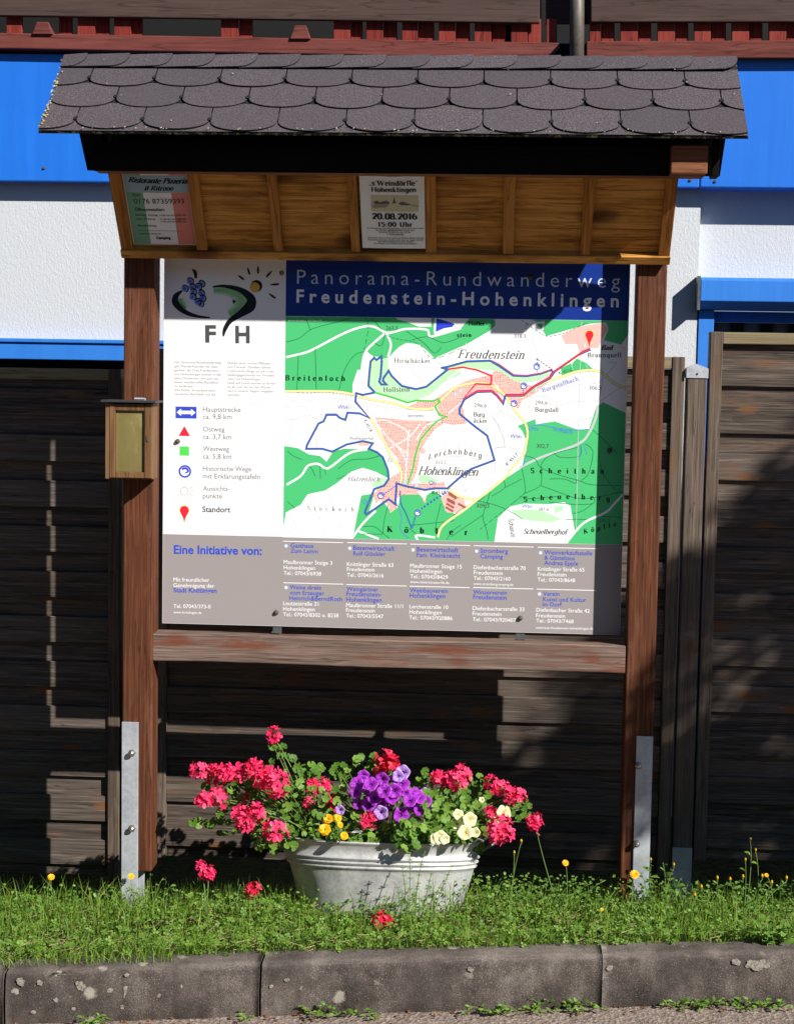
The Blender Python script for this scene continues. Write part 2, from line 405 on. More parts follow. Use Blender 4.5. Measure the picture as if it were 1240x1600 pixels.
def lichen(stone, spots, mat):
    for px, py, rx, ry in spots:
        mb = MB(); K = 22; pts = []
        for j in range(K):
            a = 2 * math.pi * j / K; q = 1 + .12 * math.sin(2 * a + px) + .1 * math.sin(5 * a + py) + random.uniform(-.13, .13)
            x, y = px + rx * q * math.cos(a), py + ry * q * math.sin(a)
            f = kerb_front(x, y)
            if f.z > kerb_z(f.x) - .006: f = on_kerb(x, y) + Vector((0, -.0005, .0042))
            pts.append(f)
        c = sum(pts, Vector()) / K + Vector((0, -.0006, .0004))
        mb.add(pts + [c], [(j, (j + 1) % K, K) for j in range(K)]); mb.build('lichen_patch', mat, stone)
def lichenm():
    t = NT('pale_lichen'); v = t.coord((1, 1, 1)); n = t.noise(v, 160, 4, .8)
    return t.fin(t.ramp(n, [(.38, (.09, .076, .064)), (.56, (.30, .275, .235))]), .95, .1)
M_lich = lichenm()
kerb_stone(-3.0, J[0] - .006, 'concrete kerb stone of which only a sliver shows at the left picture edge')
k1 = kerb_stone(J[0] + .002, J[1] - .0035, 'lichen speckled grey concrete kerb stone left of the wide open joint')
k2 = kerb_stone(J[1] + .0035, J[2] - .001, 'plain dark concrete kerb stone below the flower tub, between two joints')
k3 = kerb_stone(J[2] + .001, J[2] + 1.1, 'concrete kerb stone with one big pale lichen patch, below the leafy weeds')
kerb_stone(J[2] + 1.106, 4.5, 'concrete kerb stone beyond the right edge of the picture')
lichen(k1, [(32, 1535, 6, 7), (62, 1536, 5, 4), (126, 1541, 7, 8), (24, 1550, 7, 5), (90, 1563, 6, 4), (107, 1560, 6, 4), (200, 1553, 8, 11), (172, 1548, 4, 4), (191, 1574, 3, 4), (84, 1525, 5, 3), (19, 1571, 5, 5), (115, 1577, 3, 3), (52, 1582, 4, 3), (248, 1556, 3, 3), (198, 1524, 4, 3), (283, 1543, 3, 5), (95, 1522, 7, 3)], M_lich)
lichen(k2, [(424, 1542, 3, 3), (472, 1545, 3.5, 4), (448, 1532, 4, 3), (735, 1515, 5, 4)], M_lich)
lichen(k3, [(1183, 1508, 18, 9), (1150, 1504, 7, 5), (952, 1513, 5, 4)], M_lich)

# ------------------------------------------------------------------ house
HY = 1.6
house = thing('house', 'white plastered house with bright blue fascia and red wooden balcony behind the fence', 'house', (0, HY, -1.0))
def hx(px, py, Y=HY): return at(px, py, Y)
zt = hx(0, 283).z + .05
mb = MB()
xr = hx(1091, 420).x; xl = xr
wt = hx(0, 530, HY - .0).z                               # lower edge of left wall band
mb.box(-6, xl, HY, HY + .3, wt, zt + .1)                  # left wall above the shutter box
mb.box(hx(255, 560).x + .12, xl, HY, HY + .3, -1.3, wt)
mb.box(xr, 6, HY + .06, HY + .3, hx(1150, 436, HY + .06).z, zt + .1)
mb.box(xr + 1.9, 6, HY + .06, HY + .3, -1.3, hx(1150, 436, HY + .06).z)
mb.build('wall', M_plaster, house)
FY = HY - .075
z0, z1 = hx(0, 282, FY).z, hx(600, 86, FY).z
mb = MB(); seam = hx(1093, 280, FY).x
mb.box(-6, seam - .002, FY, HY + .1, z0, z1); mb.box(seam + .002, 6, FY, HY + .1, z0 + .002, z1)
fas = mb.build('fascia', M_blue, house, bevel=.004)
for px, py in ((69, 262), (1078, 281), (1117, 283)):
    mb = MB(); p = hx(px, py, FY); mb.tube([p + Vector((0, .005, 0)), p + Vector((0, -.006, 0))], .008, .005, 8); mb.build('screw', M_rust, fas)
# left shutter box and dark window
z0, z1 = hx(100, 562, HY - .05).z, hx(100, 531, HY - .05).z
mb = MB(); xb = hx(252, 545, HY).x + .14
mb.box(-6, xb, HY - .05, HY + .2, z0, z1); mb.box(-6, xb, HY - .06, HY + .1, z1 - .012, z1 + .004); mb.build('shutter_box', M_blue2, house, bevel=.003)
win = MB(); win.box(-6, xb, HY + .12, HY + .16, -1.2, z0 + .02)
win.box(-6, xb, HY + .02, HY + .1, z0 - .05, z0 - .001, M_blue2) if False else None
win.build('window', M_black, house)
# right shutter box, blue frame and glazing with curtain
bz1, bz0, bzm = hx(1100, 433, HY - .03).z, hx(1100, 483, HY - .03).z, hx(1100, 470, HY - .07).z
bx0 = hx(1093, 450, HY - .05).x
mb = MB(); mb.prism([(HY + .08, bz1), (HY - .06, bz1 - .002), (HY - .075, bz1 - .012), (HY - .075, bzm), (HY - .02, bz0), (HY + .08, bz0)], bx0, 4.2)
mb.build('shutter_box', M_blue2, house, bevel=.004)
mb = MB(); mb.box(bx0 - .012, bx0 - .001, HY - .08, HY + .08, bz0 - .005, bz1 + .002); mb.build('shutter_box_cap', M_dkzinc, house)
fx0, fx1 = hx(1084, 560, HY).x, hx(1113, 560, HY).x
mb = MB(); mb.box(fx0 + .012, fx1, HY - .005, HY + .16, -1.2, bz0 - .001); mb.box(fx1, 4.2, HY + .09, HY + .15, bz0 - .045, bz0 - .001)
wf = mb.build('window_frame', M_blue2, house, bevel=.003)
def curtain():
    t = NT('striped_curtain'); v = t.coord((1, 1, 1)); q = t.n('ShaderNodeTexWave'); t.l(v, q.inputs[0]); q.inputs['Scale'].default_value = 2.6; q.inputs['Distortion'].default_value = 1.5
    return t.fin(t.ramp(q.outputs[1], [(.3, (.02, .02, .018)), (.6, (.09, .1, .075)), (.9, (.16, .14, .12))]), .8, .1)
mb = MB(); mb.box(fx1, 4.2, HY + .15, HY + .17, -1.2, bz0 - .045); mb.build('window_curtain', curtain(), house)
# balcony above: boards, balusters, brackets
BY = FY - .045
def slab(name, mat, quad, Yf, depth, bev=.004, parent=house):
    mb = MB(); P = [at(x, y, Yf) for x, y in quad]
    vs = P + [p + Vector((0, depth, 0)) for p in P]
    mb.add(vs, [(0, 1, 2, 3), (7, 6, 5, 4), (0, 4, 5, 1), (1, 5, 6, 2), (2, 6, 7, 3), (3, 7, 4, 0)])
    return mb.build(name, mat, parent, bevel=bev)
slab('balcony_beam', M_redw, [(-260, 70), (852, 90.5), (875, 66), (-260, 46)], BY, .1)
slab('balcony_beam', M_redw, [(916, 91), (1500, 89), (1500, 61), (916, 63.5)], BY, .1)
slab('balcony_board', M_brownw, [(-260, 20), (843, 35), (843, -90), (-260, -110)], BY - .02, .03)
slab('balcony_board', M_brownw, [(923, 33.5), (1500, 33), (1500, -90), (923, -90)], BY - .02, .03)
def hline(x, k):   # y of the beam top (k=1) and board bottom (k=0) at pixel column x
    if x < 880: return (50.5 + .0186 * x) if k else (23.5 + .0137 * x)
    return (63.5 - .004 * (x - 916)) if k else 33.4
for x0, x1, d in [(-24, -10, 0), (10, 34, 0), (92, 112, 1), (121, 148, 0), (150, 170, 1), (178, 204, 0), (205, 222, 1), (345, 372, 0), (374, 394, 1), (521, 547, 0), (548, 566, 1), (572, 598, 0), (599, 620, 1),
                  (628, 652, 0), (653, 678, 1), (685, 711, 0), (712, 734, 1), (741, 767, 0), (769, 790, 1), (798, 824, 0), (825, 845, 1), (854, 870, 1), (921, 938, 0), (939, 960, 1), (969, 996, 0), (997, 1017, 1),
                  (1027, 1054, 0), (1055, 1075, 1), (1084, 1110, 0), (1111, 1134, 1), (1143, 1170, 0), (1171, 1191, 1), (1201, 1228, 0), (1229, 1250, 1), (1258, 1284, 0)]:
    yy = BY + (.035 if d else .012)
    ya, yb = hline((x0 + x1) / 2, 0) - 6, hline((x0 + x1) / 2, 1) + 6
    slab('baluster', M_redv, [(x0, yb), (x1, yb), (x1, ya), (x0, ya)], yy, .02, .002)
for xc in (66, 469):
    yt, yb = hline(xc, 0) + 9, hline(xc, 1) + 1
    slab('beam_bracket', M_redw, [(xc - 16, yb), (xc + 16, yb), (xc + 9, yt), (xc - 9, yt)], BY - .012, .05, .003)
slab('balcony_shade_sheet', M_black, [(-260, 110), (1500, 110), (1500, -100), (-260, -110)], BY + .32, .04, 0)  # near-black sheet: the shade behind the balusters is put into its colour
mb = MB(); a = at(901, 110, BY - .02); b = at(901, -60, BY - .02)
mb.tube([a + Vector((0, 0, -.1)), a.lerp(b, .5), b], .029, .029, 20)
mb.build('downpipe', M_steelpost, house, smooth=True)
slab('downpipe_shadow_board', M_brownw, [(852, 36), (925, 36), (925, -90), (852, -90)], BY + .13, .02, 0)

# ------------------------------------------------------------------ fence
FN = .40
def fence_panel(px0, px1, ptop, label, xa=None, xb=None, ztop=None, zbot=None, stile=.042, ybase=FN, phase=0.0, light_top=True, lightstile=False):
    z1 = at((px0 + px1) / 2, ptop, ybase).z if ztop is None else ztop
    x0 = at(px0, 800, ybase).x if xa is None else xa
    x1 = at(px1, 800, ybase).x if xb is None else xb
    root = thing('slat_fence', label, 'fence', ((x0 + x1) / 2, ybase, zbot), 'wooden slat fence panels')
    for a, b in ((x0, x0 + stile), (x1 - stile, x1)):
        mb = MB(); mb.box(a, b, ybase - .012, ybase + .04, zbot, z1); mb.build('stile', M_fencev, root, bevel=.003)
    mb = MB(); mb.box(x0 + stile, x1 - stile, ybase - .008, ybase + .036, z1 - .04, z1 - .001); mb.build('top_rail', M_fencel if light_top else M_fence, root, bevel=.003)
    mb = MB(); z = zbot; per = .158
    i0, i1 = x0 + stile, x1 - stile
    mb.box(i0, i1, ybase + .016, ybase + .03, z, z + .055)
    z += .042
    while z < z1 - .05:
        mb.box(i0, i1, ybase, ybase + .0145, z, min(z + .09, z1 - .041))
        if z + .086 < z1 - .06: mb.box(i0, i1, ybase + .0155, ybase + .03, z + .086, min(z + .163, z1 - .041))
        z += per
    mb.build('slats', M_fence, root, bevel=.0015)
    mb = MB()
    for k in range(1, 3):
        xx = x0 + (x1 - x0) * k / 3; mb.box(xx - .02, xx + .02, ybase + .031, ybase + .05, zbot + .02, z1 - .045)
    mb.build('rear_batten', M_fencev, root)
    return root
fx = lambda px: at(px, 800, FN).x
zL = at(100, 1369, FN).z; zM = at(350, 1343, FN).z
fence_panel(0, 189, 575, 'left slat fence panel with the thin lines of sun across it, beside the left post', xa=fx(189) - 1.8, zbot=zL)
fence_panel(243, 1062, 551, 'middle slat fence panel, behind the map board and the flower tub', zbot=zM)
zR = at(1170, 1345, FN).z
fence_panel(1100, 1240, 519, 'tallest slat fence panel, weathered grey, right of the metal capped post', xb=fx(1100) + 1.8, zbot=zR, ybase=FN - .01)
def fence_post(px0, px1, ptop, zb, label, cap=True):
    x0, x1 = fx(px0), fx(px1); zt = at(px0, ptop, FN).z; y0 = FN - .02
    root = thing('fence_post', label, 'fence post', ((x0 + x1) / 2, y0 + .035, zb), 'wooden fence posts')
    zs = at(1063, 1322, FN).z
    mb = MB(); mb.box(x0, x1, y0, y0 + .07, zs - .02, zt); mb.build('post', M_fencev, root, bevel=.004)
    if cap:
        mb = MB(); e = .004
        c = ((x0 + x1) / 2, y0 + .035, zt + .022)
        a = [(x0 - e, y0 - e), (x1 + e, y0 - e), (x1 + e, y0 + .07 + e), (x0 - e, y0 + .07 + e)]
        vs = [(*p, zt - .026) for p in a] + [(*p, zt + .006) for p in a] + [c]
        mb.add(vs, [(0, 1, 5, 4), (1, 2, 6, 5), (2, 3, 7, 6), (3, 0, 4, 7), (4, 5, 8), (5, 6, 8), (6, 7, 8), (7, 4, 8)])
        mb.build('cap', M_galv, root)
        mb = MB(); p = Vector(((x0 + x1) / 2, y0 - e, zt - .012)); mb.tube([p + Vector((0, .002, 0)), p + Vector((0, -.003, 0))], .004, .003, 8); mb.build('cap_nail', M_rust, root)
    mb = MB(); w_ = (x0 + x1) / 2
    mb.box(w_ - .033, w_ + .033, y0 - .006, y0 - .001, zb - .1, zs); mb.build('post_shoe', M_galv, root)
    return root
fence_post(1066, 1096, 578, -1.0, 'square weathered fence post under a pointed metal cap')
fence_post(194, 236, 590, -1.05, 'dark fence post hidden behind the left post of the map board', cap=False)

# ------------------------------------------------------------------ information board (wooden structure)
ib = thing('information_board', 'roofed wooden trail map board on two brown posts above the flower tub', 'information board', (0, -.045, -.9))
PF, PB = -.09, .0
for side, xa, xb_, lab in ((-1, -.838, -.742, None), (1, .745, .835, None)):
    mb = MB(); mb.box(xa, xb_, PF, PB, (-.79 if side < 0 else -.83), 1.46); po = mb.build('post', M_post, ib, bevel=.005)
    s0, s1 = ((-.838, -.785) if side < 0 else (.783, .834))
    mb = MB(); zt_ = at(204, 1128, PF).z if side < 0 else at(1007, 1150, PF).z
    mb.box(s0, s1, PF - .007, PF - .0005, -1.0, zt_); sh = mb.build('post_shoe', M_galv, po, bevel=.001)
    mb = MB(); mb.box(s0, s1, PB + .0005, PB + .007, -1.0, zt_); mb.build('post_shoe', M_galv, po, bevel=.001)
    for px, py in (((207, 1176), (207, 1294)) if side < 0 else ((997, 1196), (994, 1318))):
        p = at(px, py, PF - .007); bm_ = MB()
        bm_.tube([p + Vector((0, .0, 0)), p + Vector((0, -.004, 0))], .0115, .0115, 6)
        bm_.tube([p + Vector((0, -.003, 0)), p + Vector((0, -.014, 0))], .0085, .0085, 14); bm_.tube([p + Vector((0, -.0142, 0)), p + Vector((0, -.018, 0)), p + Vector((0, -.0205, 0))], .0098, .004, 16)
        bm_.build('bolt', M_bolt, po, smooth=False)
# crossbeam
cz0, cz1 = -.108, -.0215
mb = MB(); N = 40; vs = []
for i in range(N + 1):
    X = -.744 + 1.488 * i / N
    for (yy, zz) in ((-.086, cz0), (-.086, cz1), (-.008, cz1), (-.008, cz0)):
        vs.append((X, yy + .0015 * math.sin(9 * X), zz + .002 * math.sin(6 * X + yy * 20) + random.uniform(-.0008, .0008)))
fs = [(i * 4 + j, i * 4 + (j + 1) % 4, i * 4 + 4 + (j + 1) % 4, i * 4 + 4 + j) for i in range(N) for j in range(4)] + [(0, 1, 2, 3), (N * 4 + 3, N * 4 + 2, N * 4 + 1, N * 4)]
mb.add(vs, fs); mb.build('crossbeam', M_cross, ib, bevel=.004)
for px in (433, 813):
    mb = MB(); x_ = at(px, 985, .005).x; mb.box(x_ - .014, x_ + .014, .0045, .009, -.1, 1.15)
    mb.box(x_ - .014, x_ + .014, -.03, .0045, cz1 + .003, cz1 + .006)
    mb.build('mounting_strip', M_dkzinc, ib)

# header with seven notice compartments
HB, HT = Vector((0, -.12, 1.158)), Vector((0, -.325, 1.405))
hv = (HT - HB).normalized(); hn = Vector((0, -hv.z, hv.y)).normalized()
if hn.y > 0: hn = -hn
HXf = Matrix(((1, hv.x, -hn.x, HB.x), (0, hv.y, -hn.y, HB.y), (0, hv.z, -hn.z, HB.z), (0, 0, 0, 1)))   # local x, v (up slope), depth behind face
HL = (HT - HB).length
mb = MB()
for a, b in ((0, .105), (.106, .21), (.211, HL)): mb.box(-.835, .835, a, b, .021, .033, X=HXf)
mb.build('header_back', M_pine, ib)
mb = MB(); mb.box(-.838, .838, -.004, .024, -.006, .034, X=HXf); mb.build('header_rail', M_pine, ib, bevel=.002)
mb = MB(); mb.box(-.838, .838, HL - .018, HL + .012, -.004, .028, X=HXf); mb.build('header_top_rail', M_shadewood, ib, bevel=.002)
hdp = [(170, 191, 192, 208), (293, 315, 308, 325), (417, 440, 428, 443), (545, 565, 549, 563), (663, 685, 665, 682), (783, 806, 785, 802), (906, 928, 906, 922), (1038, 1058, 1028, 1044)]
for i, (a, b, c, d) in enumerate(hdp):
    xa = at(c, 390, -.13).x; xb_ = at(d, 390, -.13).x
    if i == 0: xa = -.836
    if i == 7: xb_ = .836
    mb = MB(); mb.box(xa, xb_, .0245, HL - .019, 0, .0205, X=HXf); mb.build('header_divider', M_pinev, ib, bevel=.0015)
    
# eave beams and roof
RX0, RX1 = -.99, 1.003
EV, RG = Vector((0, -.5, 1.480)), Vector((0, -.22, 1.738))
mb = MB(); mb.box(-.855, .90, -.398, -.335, 1.381, 1.462); mb.build('eave_beam', M_beamend, ib, bevel=.003)
mb = MB(); mb.box(.80, .902, -.436, -.3985, 1.383, 1.4625); mb.build('beam_end', M_beamend, ib, bevel=.003)
mb = MB(); mb.box(-.855, .7985, -.403, -.3981, 1.3805, 1.463); mb.build('eave_shade_board', M_shadewood, ib)  # thin black board over the beam front, painting the eave's shadow
mb = MB(); mb.box(-.855, .90, -.09, -.01, 1.462, 1.54); mb.build('rear_beam', M_shadewood, ib)
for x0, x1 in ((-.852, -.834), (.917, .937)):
    mb = MB(); mb.prism([(-.425 if x0 > 0 else -.33, 1.50), (-.415 if x0 > 0 else -.325, 1.42 if x0 < 0 else 1.378), (-.36 if x0 > 0 else -.31, 1.42 if x0 < 0 else 1.378), (-.2, 1.60), (.0, 1.455), (.0, 1.48), (-.22, 1.70)], x0, x1); mb.build('barge_board', M_shadewood, ib, bevel=.002)
sv = (EV - RG).normalized(); sn = Vector((0, sv.z, -sv.y))
if sn.y > 0: sn = -sn
LS = (EV - RG).length
def rp(x, s, o): return Vector((x, 0, 0)) + RG + sv * s + sn * o
mb = MB()
vs = [rp(x, s, o) for x in (RX0, RX1) for s, o in ((0, -.018), (0, -.004), (LS, -.004), (LS, -.0105))]
mb.add(vs, [(0, 1, 2, 3), (7, 6, 5, 4), (1, 5, 6, 2), (0, 4, 5, 1), (3, 2, 6, 7), (0, 3, 7, 4)], M_moss)
# rear slope
mb.prism([(-.22, 1.714), (-.22, 1.734), (.068, 1.452), (.054, 1.440)], RX0, RX1, M_shadewood)
mb.build('roof_deck', None, ib)
rows = [(.048, .158, 142, .0), (.137, .266, 183, 0), (.243, .379, 121, 0)]
mb = MB(); mbn = MB()
mb.add([rp(RX0 + .002, 0, -.002), rp(RX1 - .002, 0, -.002), rp(RX1 - .002, LS - .001, -.002), rp(RX0 + .002, LS - .001, -.002),
        ], [(0, 1, 2, 3)], M_edge)
mb.add([rp(RX0 + .002, LS - .09, .0004), rp(RX1 - .002, LS - .09, .0004), rp(RX1 - .002, LS, .0004), rp(RX0 + .002, LS, .0004)], [(0, 1, 2, 3)], M_shing)
for ri, (st, sb, pxj, _) in enumerate(rows):
    pitch = .193
    ymid = {0: 118, 1: 155, 2: 185}[ri]
    Ymid = (RG + sv * ((st + sb) / 2)).y
    j0 = at(pxj, ymid, Ymid).x
    x = j0 - 3 * pitch
    while x < RX1:
        a, b = x + .0018, x + pitch - .0018; arc = .052 if ri else .045
        sbj = sb + random.uniform(-.003, .003)
        pts = [(a, st), (a, sbj - arc)]
        for k in range(1, 14):
            th = math.pi * k / 14
            u = (a + b) / 2 - (b - a) / 2 * math.cos(th)
            pts.append((u, sbj - arc + arc * math.sin(th) ** .85))
        pts += [(b, sbj - arc), (b, st)]
        # clip at the rakes
        clipped = []
        for u, s in pts: clipped.append((min(max(u, RX0 + .001), RX1 - .001), s))
        if clipped[-1][0] - clipped[0][0] > .004:
            lift = random.uniform(-.0006, .001)
            top = [rp(u, s, .0012 + (.0056 + lift) * max(0, (s - st)) / (sb - st)) for u, s in clipped]
            bot = [p - sn * .0032 for p in top]
            nn = len(top); r = random.random()
            mb.add(top, [tuple(range(nn))], M_shing, r)
            mb.add(top + bot, [(i, i + 1, nn + i + 1, nn + i) for i in range(nn - 1)], M_edge, r)
        # dark notch at the joint
        if RX0 + .02 < x < RX1 - .02 and random.random() < .8:
            mb.add([rp(x - .006, sb - arc - .004, .0082), rp(x + .005, sb - arc - .005, .0082), rp(x + .006, sb - arc + .009, .0082), rp(x - .005, sb - arc + .009, .0082)], [(0, 1, 2, 3)], M_edge)
        x += pitch
mb.build('shingles', None, ib)
def crust(c, r, m):
    K = 7; q = [c + (Vector((1, 0, 0)) * math.cos(6.283 * j / K) + sv * math.sin(6.283 * j / K)) * r * random.uniform(.6, 1.2) for j in range(K)]
    mbl.add(q + [c + sn * r * .5], [(j, (j + 1) % K, K) for j in range(K)], m)
mbl = MB(); M_lw = flat('grey_lichen', (.34, .34, .27), .95, .1); M_ly = flat('yellow_lichen', (.5, .30, .02), .9, .1)
for _ in range(60):
    u = random.uniform(RX0, RX1); crust(rp(u, LS - abs(random.gauss(0, .006)), .0085), random.uniform(.001, .0036), M_ly if random.random() < .16 else M_lw)
for _ in range(46): crust(rp(RX0 + abs(random.gauss(.003, .007)), random.uniform(.05, LS), .0085), random.uniform(.0015, .005), M_ly if random.random() < .2 else M_lw)
for _ in range(16): crust(rp(random.uniform(RX0, RX1), random.uniform(.06, LS), .0095), random.uniform(.0015, .0035), M_lw)
o = mbl.build('roof_lichen', None, ib); o['kind'] = 'stuff'
# ridge caps, lapped sideways
k = 0; x = RX1
cuts = []
while x > RX0:
    cuts.append((x - .128, x)); x -= .128
for a, b in cuts:
    mb = MB(); n_ = 8; top = []
    lo = max(a - .05, RX0)
    pts = [(lo, -.004), (b, -.004)]
    for q in range(n_ + 1):
        th = q / n_; pts.append((b - .05 * th ** 1.8, .012 + .049 * math.sin(th * math.pi / 2)))
    pts.append((lo, .061))
    r = random.random()
    def lift(u): return .0085 + .006 * max(0, min(1, (u - lo) / (b - lo)))
    P = [rp(u, s + random.uniform(-.001, .001), lift(u)) for u, s in pts]; Q = [p - sn * .0034 for p in P]; nn = len(P)
    mb.add(P, [tuple(range(nn))], M_shing, r); mb.add(P + Q, [(i, (i + 1) % nn, nn + (i + 1) % nn, nn + i) for i in range(nn)], M_edge, r)
    # back half of the cap
    P2 = [(u, -.2195, RG.z + lift(u) * .7) for u in (lo, b)]
    mb.add([P2[0], P2[1], (b, -.17, RG.z - .035), (lo, -.17, RG.z - .035)], [(0, 1, 2, 3)], M_shing, r)
    cap = mb.build('ridge_cap', None, ib)
    nb = MB(); c0 = rp(b - .075, .028, lift(b - .08)); nb.tube([c0, c0 + sn * .0015], .004, .0035, 8); nb.build('nail', M_bolt, cap)

# ------------------------------------------------------------------ printing on flat sheets
_fc = {}
def glyph_mesh(txt, spacing, bold, res=3):
    key = (txt, round(spacing, 4), round(bold, 4))
    if key in _fc: return _fc[key]
    cu = bpy.data.curves.new('t', 'FONT'); cu.body = txt; cu.size = 1; cu.space_character = spacing; cu.offset = bold; cu.resolution_u = res
    o = bpy.data.objects.new('t', cu); COL.objects.link(o)
    dg = bpy.context.evaluated_depsgraph_get(); me = bpy.data.meshes.new_from_object(o.evaluated_get(dg))
    V = np.array([v.co[:2] for v in me.vertices]).reshape(-1, 2); F = [tuple(p.vertices) for p in me.polygons]
    bpy.data.objects.remove(o); bpy.data.curves.remove(cu); bpy.data.meshes.remove(me)
    _fc[key] = (V, F); return V, F
CAPH = None
def cap_h():
    global CAPH
    if CAPH is None: CAPH = float(glyph_mesh('H', 1, 0)[0][:, 1].max())
    return CAPH

# a small serif alphabet drawn with a broad nib (thick uprights, thin hairlines)
def _v(x, a, b, s='tb'): return ('v', x, a, b, s)
def _a(cx, cy, rx, ry, a0, a1): return ('a', cx, cy, rx, ry, a0, a1)
def _l(*p): return ('l', p)
GL = {
 'a': (.85, [_a(.36, .70, .27, .28, 15, 165), _v(.62, .08, .72, ''), _a(.34, .27, .27, .27, 70, 320), _l((.62, .08), (.78, .0))]),
 'b': (.92, [_v(.18, 0, 1.5, 't'), _a(.48, .48, .32, .48, -150, 150)]), 'c': (.78, [_a(.43, .48, .35, .5, 40, 320)]),
 'd': (.95, [_v(.72, 0, 1.5, 'tb'), _a(.42, .48, .32, .48, 30, 330)]), 'e': (.8, [_a(.42, .48, .34, .5, 0, 320), _l((.1, .5), (.76, .5))]),
 'f': (.58, [_v(.25, 0, 1.25, 'b'), _a(.5, 1.25, .25, .25, 40, 180), _l((.05, .97), (.52, .97))]),
 'g': (.9, [_a(.42, .5, .32, .48, 30, 330), _v(.72, -.2, 1, 't'), _a(.42, -.2, .3, .25, 180, 360)]),
 'h': (1.0, [_v(.18, 0, 1.5), _a(.48, .62, .3, .36, 0, 160), _v(.78, 0, .62, 'b')]), 'i': (.45, [_v(.22, 0, 1), ('d', .22, 1.35)]),
 'k': (.95, [_v(.18, 0, 1.5), _l((.2, .45), (.75, 1)), ('w', (.38, .6), (.85, 0))]), 'l': (.45, [_v(.22, 0, 1.5)]),
 'm': (1.5, [_v(.18, 0, 1), _a(.45, .62, .27, .36, 0, 160), _v(.72, 0, .62, 'b'), _a(1, .62, .28, .36, 0, 160), _v(1.28, 0, .62, 'b')]),
 'n': (1.0, [_v(.18, 0, 1), _a(.48, .62, .3, .36, 0, 160), _v(.78, 0, .62, 'b')]), 'o': (.88, [_a(.44, .48, .36, .5, 0, 360)]),
 'p': (.95, [_v(.18, -.45, 1), _a(.48, .48, .32, .48, -150, 150)]), 'q': (.95, [_v(.75, -.45, 1), _a(.43, .48, .32, .48, 30, 330)]),
 'r': (.68, [_v(.18, 0, 1), _a(.45, .65, .27, .33, 50, 165)]), 's': (.7, [_a(.36, .73, .25, .26, 20, 260), _a(.36, .25, .27, .27, -160, 80)]),
 't': (.58, [_v(.24, .15, 1.35, ''), _a(.43, .18, .19, .2, 180, 320), _l((.05, .97), (.5, .97))]),
 'u': (1.0, [_v(.18, .35, 1, 't'), _a(.48, .35, .3, .36, 180, 350), _v(.78, 0, 1)]), 'w': (1.3, [('w', (.1, 1), (.38, 0)), _l((.38, 0), (.64, .9)), ('w', (.64, .9), (.9, 0)), _l((.9, 0), (1.18, 1))]),
 'z': (.75, [_l((.1, .97), (.65, .97)), ('w', (.62, .97), (.1, 0)), _l((.1, .02), (.68, .02))]), 'ä': None, 'ö': None, 'ü': None,
 'B': (1.2, [_v(.22, 0, 1.5), _a(.55, 1.13, .38, .37, -90, 90), _l((.22, 1.49), (.55, 1.49)), _l((.22, .76), (.58, .76)), _a(.58, .38, .46, .38, -90, 90), _l((.22, .01), (.58, .01))]),
 'F': (1.1, [_v(.22, 0, 1.5), _l((.22, 1.48), (.98, 1.48)), _l((.22, .78), (.75, .78)), _l((.98, 1.48), (.98, 1.2)), _l((.75, .95), (.75, .6))]),
 'H': (1.5, [_v(.24, 0, 1.5), _v(1.24, 0, 1.5), _l((.24, .78), (1.24, .78))]), 'K': (1.35, [_v(.22, 0, 1.5), _l((.25, .6), (1.1, 1.5)), ('w', (.5, .85), (1.2, 0))]),
 'L': (1.1, [_v(.22, 0, 1.5), _l((.22, .02), (1.0, .02)), _l((1.0, .02), (1.0, .35))]), 'P': (1.1, [_v(.22, 0, 1.5), _a(.55, 1.1, .42, .4, -90, 90), _l((.22, 1.49), (.55, 1.49)), _l((.22, .7), (.55, .7))]),
 'Q': (1.4, [_a(.68, .75, .58, .76, 0, 360), ('w', (.7, .3), (1.25, -.2))]), 'S': (.95, [_a(.48, 1.12, .34, .38, 20, 265), _a(.48, .38, .38, .38, -160, 85)]),
 'U': (1.4, [_v(.24, .5, 1.5, 't'), _a(.68, .5, .44, .5, 180, 360), _v(1.12, .5, 1.5, 't')]), 'W': (1.9, [('w', (.1, 1.5), (.5, 0)), _l((.5, 0), (.92, 1.4)), ('w', (.92, 1.4), (1.32, 0)), _l((1.32, 0), (1.75, 1.5))]),
 'O': (1.4, [_a(.68, .75, .58, .76, 0, 360)]), 'R': (1.25, [_v(.22, 0, 1.5), _a(.55, 1.12, .4, .38, -90, 90), _l((.22, 1.49), (.55, 1.49)), _l((.22, .75), (.55, .75)), ('w', (.6, .75), (1.15, 0))]),
 '0': (1.0, [_a(.5, .75, .4, .76, 0, 360)]), '1': (.8, [_v(.42, 0, 1.5, 'b'), _l((.15, 1.2), (.42, 1.5))]), '2': (1.0, [_a(.48, 1.08, .36, .42, -20, 170), ('w', (.82, .95), (.12, .05)), _l((.12, .06), (.88, .06)), _l((.12, .1), (.88, .1))]),
 '5': (1.0, [_l((.25, 1.45), (.85, 1.45)), _v(.25, .85, 1.45, ''), _a(.45, .48, .42, .48, -150, 130)]), '6': (1.0, [_a(.5, .45, .38, .45, 0, 360), _a(.72, .6, .62, .9, 100, 200)]),
 '8': (1.0, [_a(.5, 1.13, .33, .37, 0, 360), _a(.5, .38, .4, .39, 0, 360)]), '.': (.45, [('d', .2, .1)]), ':': (.5, [('d', .22, .1), ('d', .22, .85)]), '-': (.7, [_l((.1, .55), (.6, .55))]),
 '„': (.7, [_l((.2, .2), (.1, -.2)), _l((.5, .2), (.4, -.2))]), '“': (.7, [_l((.2, 1.5), (.1, 1.15)), _l((.5, 1.5), (.4, 1.15))]), '’': (.4, [_l((.25, 1.5), (.15, 1.15))]), ' ': (.6, []),
}
